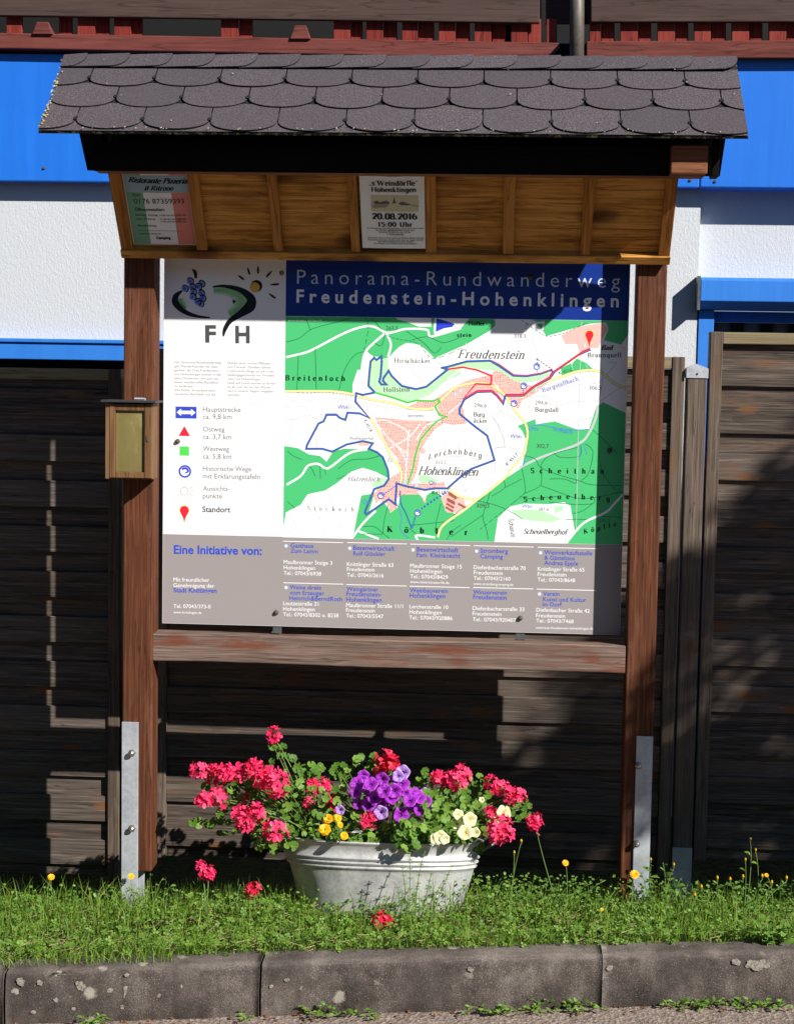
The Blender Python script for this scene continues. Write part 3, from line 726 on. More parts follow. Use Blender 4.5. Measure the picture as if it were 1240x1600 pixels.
for ch, b in (('ä', 'a'), ('ö', 'o'), ('ü', 'u')): GL[ch] = (GL[b][0], GL[b][1] + [('d', .25, 1.35), ('d', .62, 1.35)])
def serif_strokes(txt, space=0.0):
    out = []; x = 0
    for ch in txt:
        adv, st = GL.get(ch, GL['o'])
        for s in st:
            if s[0] == 'v':
                out.append(('T', [(x + s[1], s[2]), (x + s[1], s[3])]))
                if 'b' in s[4]: out.append(('t', [(x + s[1] - .2, s[2] + .02), (x + s[1] + .2, s[2] + .02)]))
                if 't' in s[4]: out.append(('t', [(x + s[1] - .22, s[3] - .04), (x + s[1] + (.2 if s[3] == 1.5 and ch.isupper() else .02), s[3] - .02)]))
            elif s[0] == 'a':
                N = 12; out.append(('n', [(x + s[1] + s[3] * math.cos(math.radians(s[5] + (s[6] - s[5]) * i / N)), s[2] + s[4] * math.sin(math.radians(s[5] + (s[6] - s[5]) * i / N))) for i in range(N + 1)]))
            elif s[0] == 'l': out.append(('t', [(x + p[0], p[1]) for p in s[1]]))
            elif s[0] == 'w': out.append(('T', [(x + s[1][0], s[1][1]), (x + s[2][0], s[2][1])]))
            elif s[0] == 'd': out.append(('T', [(x + s[1], s[2] - .1), (x + s[1], s[2] + .1)]))
        x += adv + space
    return out, x - space

class Sheet:
    def __init__(s, p0, n, ux, uz, mb, curl=None):
        s.p0, s.n, s.ux, s.uz, s.mb, s.curl, s.k = p0, n, ux, uz, mb, curl, 0; s.sp = .00005 if curl is None else .0003
    def uv(s, px, py):
        d = on_plane(px, py, s.p0, s.n) - s.p0; return (d.dot(s.ux), d.dot(s.uz))
    def pos(s, u, v, lay):
        return s.p0 + s.ux * u + s.uz * v + s.n * (lay * s.sp + (s.curl(u, v) if s.curl else 0))
    def lay(s, L): s.k = (s.k + 1) % 11; return L + s.k * .07
    def poly(s, uvs, m, L):
        if len(uvs) < 3: return
        L = s.lay(L); tri = geometry.tessellate_polygon([[Vector((a, b, 0)) for a, b in uvs]])
        s.mb.add([s.pos(a, b, L) for a, b in uvs], [tuple(t) for t in tri], m)
    def ppoly(s, pxs, m, L): s.poly([s.uv(*p) for p in pxs], m, L)
    def stroke(s, uvs, wd, m, L, wfun=None):
        L = s.lay(L); P = [Vector(p) for p in uvs]; Q = [P[0]]
        for p in P[1:]:
            if (p - Q[-1]).length > 1e-6: Q.append(p)
        if len(Q) < 2: return
        vs = []
        for i, p in enumerate(Q):
            a = (Q[i] - Q[i - 1]).normalized() if i else (Q[1] - Q[0]).normalized()
            b = (Q[i + 1] - Q[i]).normalized() if i < len(Q) - 1 else a
            t = a + b
            t = t.normalized() if t.length > 1e-3 else a
            nn = Vector((-t.y, t.x)); c = max(.45, nn.dot(Vector((-a.y, a.x))))
            w_ = (wfun(t) if wfun else wd) / 2 / c
            vs += [s.pos(*(p + nn * w_), L), s.pos(*(p - nn * w_), L)]
        s.mb.add(vs, [(2 * i, 2 * i + 1, 2 * i + 3, 2 * i + 2) for i in range(len(Q) - 1)], m)
    def pline(s, pxs, wpx, m, L, smooth=True, shift=(0, 0)):
        P = [s.uv(p[0] + shift[0], p[1] + shift[1]) for p in pxs]
        if smooth and len(P) > 2: P = catmull(P)
        s.stroke(P, wpx * .00201, m, L)
    def text(s, txt, x0, x1, yb, m, L, cap=None, bold=0.0, yb1=None):
        """txt from pixel x0 to x1 on a baseline; cap = cap height in pixels (letter spacing makes up the width)"""
        a = s.uv(x0, yb); b = s.uv(x1, yb if yb1 is None else yb1)
        W = math.hypot(b[0] - a[0], b[1] - a[1]); ang = math.atan2(b[1] - a[1], b[0] - a[0])
        V, F = glyph_mesh(txt, 1.0, bold)
        if len(V) == 0: return
        w1 = V[:, 0].max() - V[:, 0].min()
        if cap is None: sx = sy = W / w1
        else:
            h = abs(s.uv(x0, yb - cap)[1] - a[1]); sy = h / cap_h(); sx = sy
            w2 = glyph_mesh(txt, 1.5, bold)[0][:, 0].ptp() if hasattr(np.ndarray, 'ptp') else np.ptp(glyph_mesh(txt, 1.5, bold)[0][:, 0])
            sp = 1 + .5 * (W / sx - w1) / max(1e-6, (w2 - w1))
            sp = min(3.0, max(.86, sp)); V, F = glyph_mesh(txt, sp, bold)
            sx = W / (V[:, 0].max() - V[:, 0].min())
        L = s.lay(L); c, sn_ = math.cos(ang), math.sin(ang); xm = V[:, 0].min()
        vs = []
        for x, y in V:
            X, Y = (x - xm) * sx, y * sy
            vs.append(s.pos(a[0] + X * c - Y * sn_, a[1] + X * sn_ + Y * c, L))
        s.mb.add(vs, F, m)
    def serif(s, txt, x0, x1, yb, m, L, cap=10, yb1=None, shear=0.0, bold=.16, thin=.05, arc=0.0):
        a = s.uv(x0, yb); b = s.uv(x1, yb if yb1 is None else yb1)
        W = math.hypot(b[0] - a[0], b[1] - a[1]); ang = math.atan2(b[1] - a[1], b[0] - a[0])
        h = abs(s.uv(x0, yb - cap)[1] - a[1]); sc = h / 1.5
        st, w0 = serif_strokes(txt); n_ = max(1, len(txt) - 1)
        space = (W / sc - w0) / n_; st, w0 = serif_strokes(txt, max(-.25, space)); sx = W / w0
        c, q = math.cos(ang), math.sin(ang)
        for kind, pts in st:
            uv = []
            for x, y in pts:
                X = (x * sx) + shear * y * sc; Y = y * sc + arc * h * math.sin(math.pi * min(1, max(0, x / w0)))
                uv.append((a[0] + X * c - Y * q, a[1] + X * q + Y * c))
            if kind == 'T': s.stroke(uv, 2 * bold * sc, m, L)
            elif kind == 't': s.stroke(uv, 2 * thin * sc, m, L)
            else: s.stroke(uv, 0, m, L, wfun=lambda t: 2 * sc * (thin + (bold - thin) * abs(t.y) ** 1.3))
def catmull(P, n=5):
    out = []
    for i in range(len(P) - 1):
        p0, p1, p2, p3 = P[max(0, i - 1)], P[i], P[i + 1], P[min(len(P) - 1, i + 2)]
        for k in range(n):
            t = k / n
            out.append(tuple(.5 * (2 * p1[d] + (p2[d] - p0[d]) * t + (2 * p0[d] - 5 * p1[d] + 4 * p2[d] - p3[d]) * t * t + (3 * p1[d] - p0[d] - 3 * p2[d] + p3[d]) * t ** 3) for d in (0, 1)))
    out.append(tuple(P[-1])); return out
def ink(name, c): return flat('ink_' + name, c, .32, .35)
I = dict(white=ink('white', (.80, .81, .83)), navy=ink('navy', (.006, .022, .20)), title=ink('title_blue', (.008, .034, .25)), lblue=ink('pale_blue', (.55, .66, .85)), wht2=ink('bright_white', (.85, .86, .88)),
         grey=ink('warm_grey', (.305, .278, .278)), green=ink('green', (.07, .50, .175)), vine=ink('vine', (.50, .80, .50)), vined=ink('vine_dark', (.2, .55, .25)), pink=ink('pink', (.84, .48, .435)), road=ink('road_yellow', (.88, .83, .38)), roadedge=ink('road_edge', (.30, .28, .12)),
         blue=ink('route_blue', (.035, .11, .50)), red=ink('route_red', (.82, .02, .05)), lgreen=ink('route_green', (.08, .55, .07)), dgreen=ink('dark_green', (.02, .18, .07)), hblue=ink('heading_blue', (.035, .07, .52)), black=ink('black', (.008, .009, .011)),
         dgrey=ink('dark_grey', (.07, .075, .08)), mgrey=ink('mid_grey', (.15, .165, .18)), lgrey=ink('light_grey', (.52, .54, .57)), dots=ink('house_brown', (.36, .10, .08)), sun=ink('sun_orange', (.72, .40, .05)), logog=ink('logo_green', (.10, .50, .06)), yellow=ink('yellow', (.9, .75, .03)),
         olive=ink('trail_shade', (.10, .12, .03)), lgr=ink('symbol_green', (.08, .62, .09)), text=ink('text_grey', (.16, .175, .18)), water=ink('water_blue', (.03, .06, .62)), wline=ink('stream_blue', (.08, .25, .62)))
BL, BR, BH = -.73, .73, 1.174
mb = MB()
mb.box(BL, BR, .0, .004, .0, BH, I['white'])
B = Sheet(Vector((0, 0, 0)), Vector((0, -1, 0)), Vector((1, 0, 0)), Vector((0, 0, 1)), mb)
def MP(*pts): return [(440 + x / 2.2143, 400 + y / 2.2152) for x, y in pts]
def A4(*pts): return [(440 + x / 4.4286, 490 + y / 4.4286) for x, y in pts]
def B4(*pts): return [(700 + x / 4.4286, 490 + y / 4.4286) for x, y in pts]
def C4(*pts): return [(440 + x / 4.4286, 640 + y / 4.4286) for x, y in pts]
def D4(*pts): return [(700 + x / 4.4286, 640 + y / 4.4286) for x, y in pts]
def clampR(p): return p
e = .0008
uL_map = B.uv(444, 700)[0]; v_map = B.uv(600, 843)[1]; v_top = B.uv(700, 497)[1]; u_div = B.uv(446, 450)[0]; u_div = (uL_map + u_div) / 2
v_foot = B.uv(300, 835.5)[1]
B.poly([(BL + e, e), (BR - e, e), (BR - e, v_map), (u_div, v_map), (u_div, v_foot), (BL + e, v_foot)], I['grey'], 1)
B.poly([(u_div, v_top), (BR - e, v_top), (BR - e, BH - e), (u_div, BH - e)], I['title'], 1)
B.poly([(u_div, v_map), (BR - e, v_map), (BR - e, v_top), (u_div, v_top)], I['wht2'], 1)
def clip(uvs):
    """clip a polygon to the map window"""
    def cut(P, ax, val, keep_less):
        out = []
        for i in range(len(P)):
            a, b = P[i - 1], P[i]; ia = (a[ax] <= val) == keep_less; ib_ = (b[ax] <= val) == keep_less
            if ia != ib_:
                t = (val - a[ax]) / (b[ax] - a[ax]); out.append((a[0] + (b[0] - a[0]) * t, a[1] + (b[1] - a[1]) * t))
            if ib_: out.append(b)
        return out
    for ax, val, k in ((0, u_div + .0005, False), (0, BR - .0015, True), (1, v_map + .0005, False), (1, v_top - .0005, True)):
        if len(uvs) > 2: uvs = cut(uvs, ax, val, k)
    return uvs
def inmap(u, v): return u_div + .001 < u < BR - .002 and v_map + .001 < v < v_top - .001
def area(pxs, m, L, smooth=0):
    P = [B.uv(*p) for p in pxs]
    if smooth: P = catmull(P + [P[0]], 3)[:-1]
    P = clip(P); B.poly(P, m, L); return P
def way(pxs, wpx, m, L, smooth=True):
    P = [B.uv(*p) for p in pxs]
    if smooth and len(P) > 2: P = catmull(P)
    run = []
    for p in P + [None]:
        if p is not None and inmap(*p): run.append(p)
        else:
            if len(run) > 1: B.stroke(run, wpx * .00201, m, L)
            run = []
# woodland
G1 = MP((-20, 203), (383, 203), (400, 219), (435, 229), (475, 244), (517, 244), (517, 205), (529, 205), (525, 259), (530, 274), (575, 266), (620, 249), (652, 212), (726, 212), (738, 225), (738, 240), (720, 258), (640, 305), (528, 354), (505, 330), (480, 308), (455, 303), (430, 301), (405, 315), (380, 340), (370, 352), (350, 355), (330, 348), (318, 348), (295, 331), (290, 333), (272, 394), (262, 394), (245, 444), (245, 474), (130, 468), (-20, 466))
G2 = MP((850, 212), (876, 229), (900, 254), (915, 277), (1065, 234), (1120, 230), (1130, 250), (1115, 291), (1173, 306), (1200, 270), (1230, 212))
G3 = MP((1020, 354), (1055, 371), (1076, 391), (1010, 404), (1003, 374)); G3b = MP((965, 389), (1000, 370), (1010, 404), (968, 414))
G4 = MP((815, 588), (877, 564), (879, 582), (945, 572), (1021, 600), (1062, 600), (1088, 520), (1112, 506), (1230, 562), (1230, 1040), (240, 1010), (252, 945), (262, 890), (275, 829), (322, 821), (302, 885), (330, 872), (350, 848), (372, 876), (402, 872), (410, 828), (465, 815), (480, 830), (495, 848), (502, 827), (525, 812), (555, 832), (565, 880), (600, 893), (640, 876), (671, 850), (720, 815), (781, 765), (830, 733), (840, 690), (846, 640), (832, 606))
G6 = C4((-40, 252), (20, 252), (110, 265), (190, 310), (265, 320), (310, 360), (355, 290), (430, 270), (600, 275), (690, 310), (730, 400), (735, 475), (650, 430), (560, 402), (480, 430), (380, 510), (300, 560), (180, 585), (130, 660), (30, 710), (12, 810), (-40, 830))
for g in (G1, G2, G3, G3b, G4, G6): area(g, I['green'], 2)
area(MP((791, 867), (836, 857), (926, 859), (976, 852), (998, 864), (1013, 952), (966, 1010), (732, 1010), (748, 907), (776, 879)), I['wht2'], 3.2)
# vineyards
VN = [area(A4((615, 320), (640, 310), (735, 310), (740, 400), (800, 470), (880, 510), (930, 522), (1000, 505), (1130, 385), (1240, 360), (1240, 420), (1130, 470), (1030, 560), (930, 600), (870, 618), (760, 575), (650, 545), (600, 500)), I['vine'], 3.2),
      area(B4((0, 365), (100, 335), (290, 325), (440, 420), (540, 440), (700, 410), (720, 430), (600, 470), (450, 480), (380, 440), (300, 390), (200, 385), (90, 370), (0, 400)), I['vine'], 3.2),
      area(D4((430, 695), (560, 690), (650, 700), (790, 760), (700, 780), (560, 770), (480, 740)), I['vine'], 4.2), area(D4((730, 670), (800, 665), (790, 700), (740, 720)), I['vine'], 4.2),
      area(C4((940, 450), (1000, 450), (1080, 490), (1060, 510), (960, 510)), I['vine'], 3.2), area(C4((620, 510), (690, 470), (735, 480), (700, 530), (630, 540)), I['vine'], 3.2)]
def inside(p, P):
    c = False
    for i in range(len(P)):
        a, b = P[i - 1], P[i]
        if (a[1] > p[1]) != (b[1] > p[1]) and p[0] < (b[0] - a[0]) * (p[1] - a[1]) / (b[1] - a[1]) + a[0]: c = not c
    return c
for P in VN:
    us = [p[0] for p in P]; vs_ = [p[1] for p in P]; r = 0; v = min(vs_)
    while v < max(vs_):
        u = min(us) + (r % 2) * .004
        while u < max(us):
            if inside((u, v), P): B.stroke([(u, v), (u + .0008, v + .004)], .0011, I['vined'], 5)
            u += .008
        v += .006; r += 1
# villages
PV = [MP((440, 520), (470, 505), (520, 500), (590, 455), (640, 430), (720, 410), (740, 395), (765, 405), (800, 430), (870, 450), (930, 420), (935, 425), (870, 480), (830, 500), (820, 530), (790, 510), (770, 490), (740, 470), (680, 470), (640, 490), (625, 520), (640, 580), (590, 585), (550, 575), (545, 545), (540, 520), (520, 535), (480, 530)),
      MP((322, 557), (440, 568), (530, 570), (570, 555), (560, 580), (530, 600), (500, 640), (478, 680), (470, 740), (448, 788), (540, 785), (565, 780), (565, 800), (500, 808), (470, 815), (500, 850), (493, 855), (478, 825), (420, 826), (395, 840), (400, 870), (375, 890), (370, 860), (340, 845), (325, 855), (315, 825), (350, 790), (385, 760), (412, 745), (400, 700), (365, 660), (350, 620), (335, 590)),
      B4((780, 150), (900, 90), (1070, 62), (1110, 100), (1060, 180), (1040, 235), (980, 240), (910, 270), (890, 210), (810, 210)),
      MP((550, 837), (575, 817), (630, 840), (637, 868), (600, 890), (570, 887)), C4((530, 225), (600, 225), (605, 250), (535, 250)), C4((960, 250), (1000, 285), (980, 310), (940, 285))]
PU = [area(p, I['pink'], 3.6) for p in PV]
wl = lambda p, w_=1.9, L=4.6: way(p, w_, I['wht2'], L)
for k, P in enumerate(PU[:2]):
    us = [p[0] for p in P]; vs_ = [p[1] for p in P]; v = min(vs_); r = 0
    while v < max(vs_):
        u = min(us) + random.uniform(0, .006); bend = .004 * math.sin(r * .9)
        while u < max(us):
            uu, vv = u, v + bend * math.sin(u * 25) + random.uniform(-.0012, .0012)
            if inside((uu, vv), P) and random.random() < .86:
                d = random.uniform(.0009, .0016)
                B.poly([(uu - d, vv - d), (uu + d, vv - d), (uu + d, vv + d * .9), (uu - d, vv + d)], I['dots'], 6)
            u += random.uniform(.0068, .0098)
        v += .0085; r += 1
for c in C4((1180, 590), (1170, 630), (1165, 665), (1160, 690)) + D4((30, 600), (20, 640), (95, 665)):
    u, v = B.uv(*c); q = Matrix.Rotation(-.5, 2)
    B.poly([tuple(Vector((u, v)) + q @ Vector(p)) for p in ((-.014, -.0035), (.014, -.0035), (.014, .0035), (-.014, .0035))], I['dots'], 6)
for p in (C4((650, 80), (720, 75), (850, 135), (880, 180)), C4((660, 100), (760, 220), (860, 300)), C4((740, 270), (880, 190), (960, 95)), C4((880, 140), (870, 300), (855, 490)), C4((930, 210), (1000, 110), (1100, 80)), C4((790, 240), (850, 330), (860, 400)), B4((0, 690), (110, 600)), B4((320, 480), (420, 600)), B4((0, 450), (90, 390), (200, 390))): wl(p)
# white forest roads and fine grey lines
for p in (A4((-20, 305), (30, 300), (160, 270), (240, 235), (420, 140), (540, 95), (630, 88), (720, 130), (780, 125), (860, 105), (1000, 110), (1020, 150), (1050, 155), (1240, 100)), A4((720, 130), (640, 200), (580, 265), (555, 370), (550, 540)), A4((720, 130), (755, 210), (735, 300)), A4((1045, 20), (1050, 155)),
          MP((821, 733), (896, 697), (1026, 650), (1066, 606), (1088, 552), (1092, 520)), D4((1240, 560), (1205, 590), (1150, 650), (1090, 710), (960, 770), (900, 820), (815, 925)), C4((-10, 545), (15, 530), (130, 460), (180, 390), (250, 375), (300, 405), (340, 395), (470, 300), (590, 275)), C4((650, 700), (560, 790), (480, 900)), C4((530, 840), (670, 895)), C4((940, 900), (935, 870), (1060, 885)), B4((640, 20), (660, 60), (650, 110)), B4((560, 20), (600, 60), (660, 60))):
    way(p, 3.7, I['lgrey'], 4.0); way(p, 3.0, I['wht2'], 4.6)
thin = lambda p, m='mgrey', w_=.8: way(p, w_, I[m], 5.5)
for p in (A4((30, 195), (120, 170), (200, 110), (330, 70), (400, 55), (470, 30)), A4((115, 285), (105, 540)), A4((232, 235), (240, 540)), A4((395, 540), (430, 400), (500, 290), (570, 262)), A4((170, 40), (198, 110)), A4((600, 10), (650, 60), (690, 110)), A4((640, 200), (690, 220), (715, 130)), A4((860, 120), (980, 200), (1050, 270), (1090, 250), (1100, 230)), A4((900, 180), (1010, 160), (1120, 200), (1240, 160)),
          D4((0, 770), (90, 690), (230, 620), (270, 560)), D4((20, 880), (120, 810), (240, 730)), D4((190, 630), (290, 650), (400, 690), (520, 760)), D4((290, 570), (270, 640), (240, 740), (265, 830), (275, 900)), D4((380, 480), (390, 540), (300, 600)), D4((510, 410), (530, 520), (525, 580), (430, 660)), D4((390, 540), (510, 480)), D4((525, 580), (640, 520), (645, 380), (720, 310), (900, 260)), D4((530, 320), (600, 340), (640, 400), (760, 450), (900, 490), (1000, 520), (1240, 525)), D4((730, 300), (780, 330), (910, 320), (915, 240)), D4((640, 525), (760, 570), (880, 610), (1000, 610), (1240, 560)), D4((495, 600), (580, 615), (760, 600)), D4((700, 480), (800, 480), (880, 510), (885, 480)), D4((945, 235), (1000, 290), (970, 440), (920, 490)), D4((1000, 140), (1100, 230), (1160, 300)), D4((1050, 380), (1080, 460), (1160, 560)), D4((700, 640), (860, 655), (1000, 650), (1010, 610)), D4((860, 720), (930, 700), (1000, 650)), D4((810, 760), (960, 760)), D4((1060, 740), (1205, 745)), D4((1050, 880), (1205, 885)), D4((1060, 210), (1240, 300)), D4((180, 860), (170, 930)), D4((0, 640), (90, 600)),
          C4((40, 285), (80, 320), (140, 345)), C4((190, 390), (215, 420), (230, 460)), C4((265, 390), (268, 480)), C4((390, 410), (480, 350), (600, 340), (690, 315)), C4((300, 410), (305, 450)), C4((380, 480), (430, 460), (440, 455)), C4((40, 635), (90, 680)), C4((555, 810), (640, 810), (705, 860), (745, 890)), C4((700, 855), (710, 760), (740, 650)), C4((890, 800), (1000, 790), (1190, 770)), C4((1070, 770), (1100, 650)), C4((1060, 850), (1070, 770)), C4((880, 820), (930, 860)), C4((1140, 900), (1180, 840), (1240, 800)), C4((560, 860), (700, 862))): thin(p, 'dgreen', 1.0)
for p in (A4((25, 605), (150, 595), (200, 600), (270, 585), (420, 590), (520, 610), (700, 640), (900, 665), (1060, 670)), A4((25, 650), (215, 640), (220, 675), (260, 680)), A4((80, 740), (40, 910)), A4((250, 790), (245, 920), (270, 935)), A4((390, 740), (375, 890)), A4((245, 880), (365, 880)), A4((520, 690), (510, 780), (525, 830)), A4((415, 590), (410, 640)), A4((270, 680), (270, 740)), A4((590, 640), (585, 700)), A4((750, 370), (810, 250)), A4((855, 240), (870, 340), (960, 460), (1000, 470)), A4((940, 445), (1080, 350), (1240, 300)), A4((1060, 310), (1110, 360)),
          C4((190, 585), (310, 880)), C4((310, 550), (440, 880)), C4((40, 705), (130, 870)), C4((420, 470), (540, 690)), C4((10, 860), (160, 795), (350, 705)), C4((540, 410), (570, 480)), C4((390, 815), (510, 770)), C4((630, 430), (610, 480), (570, 540), (550, 600)), C4((1020, 350), (1015, 420)), C4((1075, 240), (1080, 330)), C4((1130, 230), (1130, 320)), C4((640, 240), (720, 270)),
          D4((75, 230), (75, 330)), D4((155, 230), (165, 330)), D4((0, 325), (170, 320)), D4((320, 270), (380, 260), (450, 285), (510, 300)), D4((240, 160), (330, 85), (380, 200), (390, 265)), D4((330, 85), (290, 35)), D4((330, 370), (440, 290)), D4((325, 360), (315, 480), (240, 530), (120, 560), (0, 540)), D4((80, 480), (140, 600)), D4((400, 690), (390, 800), (440, 880)), D4((610, 790), (570, 890)), D4((905, 70), (1010, 50)), D4((0, 475), (60, 475)),
          B4((385, 35), (430, 300)), B4((540, 80), (545, 180)), B4((585, 175), (620, 310), (610, 420)), B4((220, 250), (450, 195), (660, 160)), B4((230, 180), (250, 240)), B4((120, 200), (165, 270)), B4((750, 430), (620, 450), (730, 500), (840, 450)), B4((560, 580), (700, 575), (700, 630), (820, 590)), B4((580, 580), (560, 650), (600, 730)), B4((720, 640), (900, 610), (1040, 600)), B4((330, 600), (370, 680), (500, 740)), B4((240, 820), (330, 750), (290, 700), (350, 680), (400, 650)), B4((330, 750), (385, 860), (390, 930)), B4((320, 930), (400, 920), (510, 950)), B4((950, 350), (1010, 470), (1010, 490)), B4((1050, 350), (1070, 450), (1040, 600)), B4((905, 735), (1010, 715)), B4((1110, 340), (1160, 340), (1100, 420), (1040, 480)), B4((1060, 600), (1190, 510)), B4((780, 510), (920, 490), (1030, 480))): thin(p, 'lgrey', .9)
way(B4((925, 20), (915, 300), (900, 800), (885, 1500)), .9, I['lgrey'], 5.6)
def dashed(pxs, wpx, m, L, on=2, off=2):
    P = catmull([B.uv(*p) for p in pxs], 10)
    i = 0
    while i < len(P) - 1:
        seg = [p for p in P[i:i + on + 1] if inmap(*p)]
        if len(seg) > 1: B.stroke(seg, wpx * .00201, m, L)
        i += on + off
for p in (A4((20, 540), (170, 550), (300, 545), (420, 560), (500, 570)), A4((20, 720), (60, 735), (130, 720), (180, 700), (250, 740)), A4((270, 700), (330, 690), (380, 690))): dashed(p, .9, I['dgrey'], 5.6, 1, 1)
for p in (A4((570, 20), (600, 90), (570, 250)), A4((720, 150), (800, 175), (900, 190), (960, 220), (1050, 310), (1240, 240)), B4((270, 110), (330, 40), (480, 35), (600, 110), (680, 155), (780, 140), (860, 110), (960, 60)), D4((220, 830), (330, 740), (420, 670))): dashed(p, 1.0, I['dgreen'], 5.6, 2, 1)
# yellow roads
for p in (MP((-20, 468), (13, 468), (170, 468), (245, 478), (300, 495), (380, 508), (440, 525), (490, 530), (530, 522), (560, 490), (600, 455), (660, 440), (720, 445), (770, 480), (790, 508), (815, 545), (840, 575), (850, 610), (845, 650), (835, 690), (790, 740), (780, 760), (720, 810), (670, 848), (630, 880), (560, 930), (542, 965), (535, 1010)), MP((298, 553), (320, 580), (340, 620), (360, 650), (375, 690), (410, 735), (412, 790)), MP((575, 805), (610, 830), (670, 845)), MP((830, 490), (890, 445), (960, 420), (1020, 400), (1070, 395), (1110, 405), (1150, 440), (1200, 460), (1230, 462))):
    way(p, 4.2, I['roadedge'], 6.2); way(p, 3.1, I['road'], 7)
way(B4((570, 780), (640, 770), (740, 790), (860, 805), (970, 800)), 1.2, I['wline'], 6); way(D4((565, 110), (545, 230), (520, 390)), 1.6, I['wline'], 6); way(C4((790, 640), (830, 740), (820, 830), (880, 895)), 1.2, I['wline'], 6)
way(D4((935, 240), (960, 310)), 1.0, I['wline'], 6); way(D4((915, 250), (910, 350)), 1.0, I['wline'], 6)
area(MP((535, 215), (560, 222), (598, 235), (590, 245), (560, 250), (533, 262)), I['water'], 4.4)
# walking routes
R1 = A4((645, 545), (600, 500), (605, 430), (615, 330), (640, 305), (655, 320), (690, 295), (692, 330), (685, 430), (675, 470), (690, 490), (725, 490), (700, 465), (705, 445), (740, 395), (760, 430), (830, 500), (930, 522), (1000, 505), (1150, 385), (1115, 376))
R2 = B4((-50, 376), (0, 366), (130, 330), (290, 325), (350, 360), (450, 428), (540, 432), (640, 415), (710, 390), (735, 410))
R3 = A4((645, 545), (560, 562), (515, 550), (510, 610), (605, 720), (540, 690), (455, 685), (440, 735), (400, 720), (380, 700), (310, 700), (290, 745), (255, 760), (175, 910), (170, 935), (280, 935), (350, 955), (450, 905), (560, 882), (630, 897), (603, 935)) + C4((660, 295), (700, 330), (735, 420), (740, 480), (710, 525), (640, 550), (575, 710), (585, 725), (640, 690), (740, 620), (785, 655), (795, 510), (860, 530), (990, 555), (1060, 545), (1150, 545)) + D4((0, 540), (80, 470), (160, 410), (320, 350), (270, 180), (190, 120), (80, 30)) + B4((78, 660), (110, 595), (200, 542), (300, 538), (340, 570), (380, 622), (395, 567), (520, 567), (600, 502), (700, 450), (738, 400), (900, 285), (985, 247))
for R in (R1, R2, R3):
    way(R, 3.4, I['olive'], 7.6, False); way([(x - .4, y - .4) for x, y in R], 2.5, I['blue'], 8.6, False)
for R in (B4((0, 384), (100, 370), (200, 390), (300, 430), (295, 490), (190, 485), (110, 583), (200, 534), (300, 531), (340, 562), (378, 612)), B4((395, 560), (520, 560), (600, 495), (700, 440), (725, 395)), B4((735, 396), (850, 318), (930, 262), (980, 241))): way(R, 2.6, I['red'], 9.6, False)
way(B4((300, 322), (355, 350), (455, 421), (540, 425), (640, 409), (705, 386)), 1.2, I['red'], 9.6, False)
way(A4((645, 545), (760, 578), (870, 615), (930, 600), (1050, 605), (1080, 590), (1095, 610), (1060, 640), (1090, 700), (1140, 712), (1070, 745), (1010, 810), (960, 870), (930, 960), (918, 1010)) + C4((910, 400), (870, 520)), 2.8, I['lgreen'], 9.6, False)
dashed(C4((1150, 565), (1060, 620), (960, 690)), 3.2, I['blue'], 8.4, 1, 1); dashed(C4((925, 740), (910, 790), (900, 820)), 3.2, I['blue'], 8.4, 1, 1); way(C4((820, 560), (825, 650), (860, 720), (900, 825)), 1.8, I['blue'], 8.4)
dashed(C4((700, 590), (760, 550), (800, 510)), 2.2, I['blue'], 8.4, 1, 1); dashed(B4((720, 385), (660, 345), (612, 310)), 1.2, I['black'], 8.4, 2, 1); dashed(B4((612, 310), (617, 400)), 1.2, I['black'], 8.4, 2, 1); dashed(B4((520, 520), (515, 570)), 2, I['blue'], 8.4, 1, 1)
def disc(c, r, m, L, a0=0, a1=360, n=24): B.poly([(c[0] + r * math.cos(math.radians(a0 + (a1 - a0) * i / n)), c[1] + r * math.sin(math.radians(a0 + (a1 - a0) * i / n))) for i in range(n + (0 if a1 - a0 == 360 else 1))], m, L)
def arcpts(c, r, a0, a1, n=14): return [(c[0] + r * math.cos(math.radians(a0 + (a1 - a0) * i / n)), c[1] + r * math.sin(math.radians(a0 + (a1 - a0) * i / n))) for i in range(n + 1)]
def swirl(c, r, L=10.5, inv=False):
    disc(c, r, I['hblue'], L); disc(c, r * .72, I['wht2'], L + 1)
    B.stroke(arcpts(c, r * .5, 150, -10), r * .34, I['hblue'], L + 2); B.stroke([(c[0] + r * .48, c[1] - r * .05), (c[0] + r * .1, c[1] - r * .25)], r * .25, I['hblue'], L + 2)
for p in MP((882, 382), (837, 449), (803, 510), (343, 829), (470, 889)): swirl(B.uv(*p), .0107)
for p in MP((600, 478), (618, 466), (880, 464), (1048, 310), (375, 706), (426, 783), (466, 793)):
    u, v = B.uv(*p); B.poly([(u - .007, v - .007), (u + .007, v - .007), (u + .007, v + .007), (u - .007, v + .007)], I['lgrey'], 9.7); B.stroke([(u - .0005, v - .004), (u + .0005, v + .004)], .0022, I['wht2'], 10.7)
def pin(c, r, h, L):
    for k, (m, g) in enumerate(((I['yellow'], .0018), (I['red'], 0))):
        R = r + g; pts = arcpts((c[0], c[1]), R, -15, 195, 16) + [(c[0] - R * .25, c[1] - h * .6), (c[0], c[1] - h - g * 1.4), (c[0] + R * .25, c[1] - h * .6)]
        B.poly(pts, m, L + k * 1.0)
pin(B.uv(*MP((1064, 272))[0]), .0128, .040, 10.5)
pin(B.uv(288, 797.5), .0145, .040, 2)
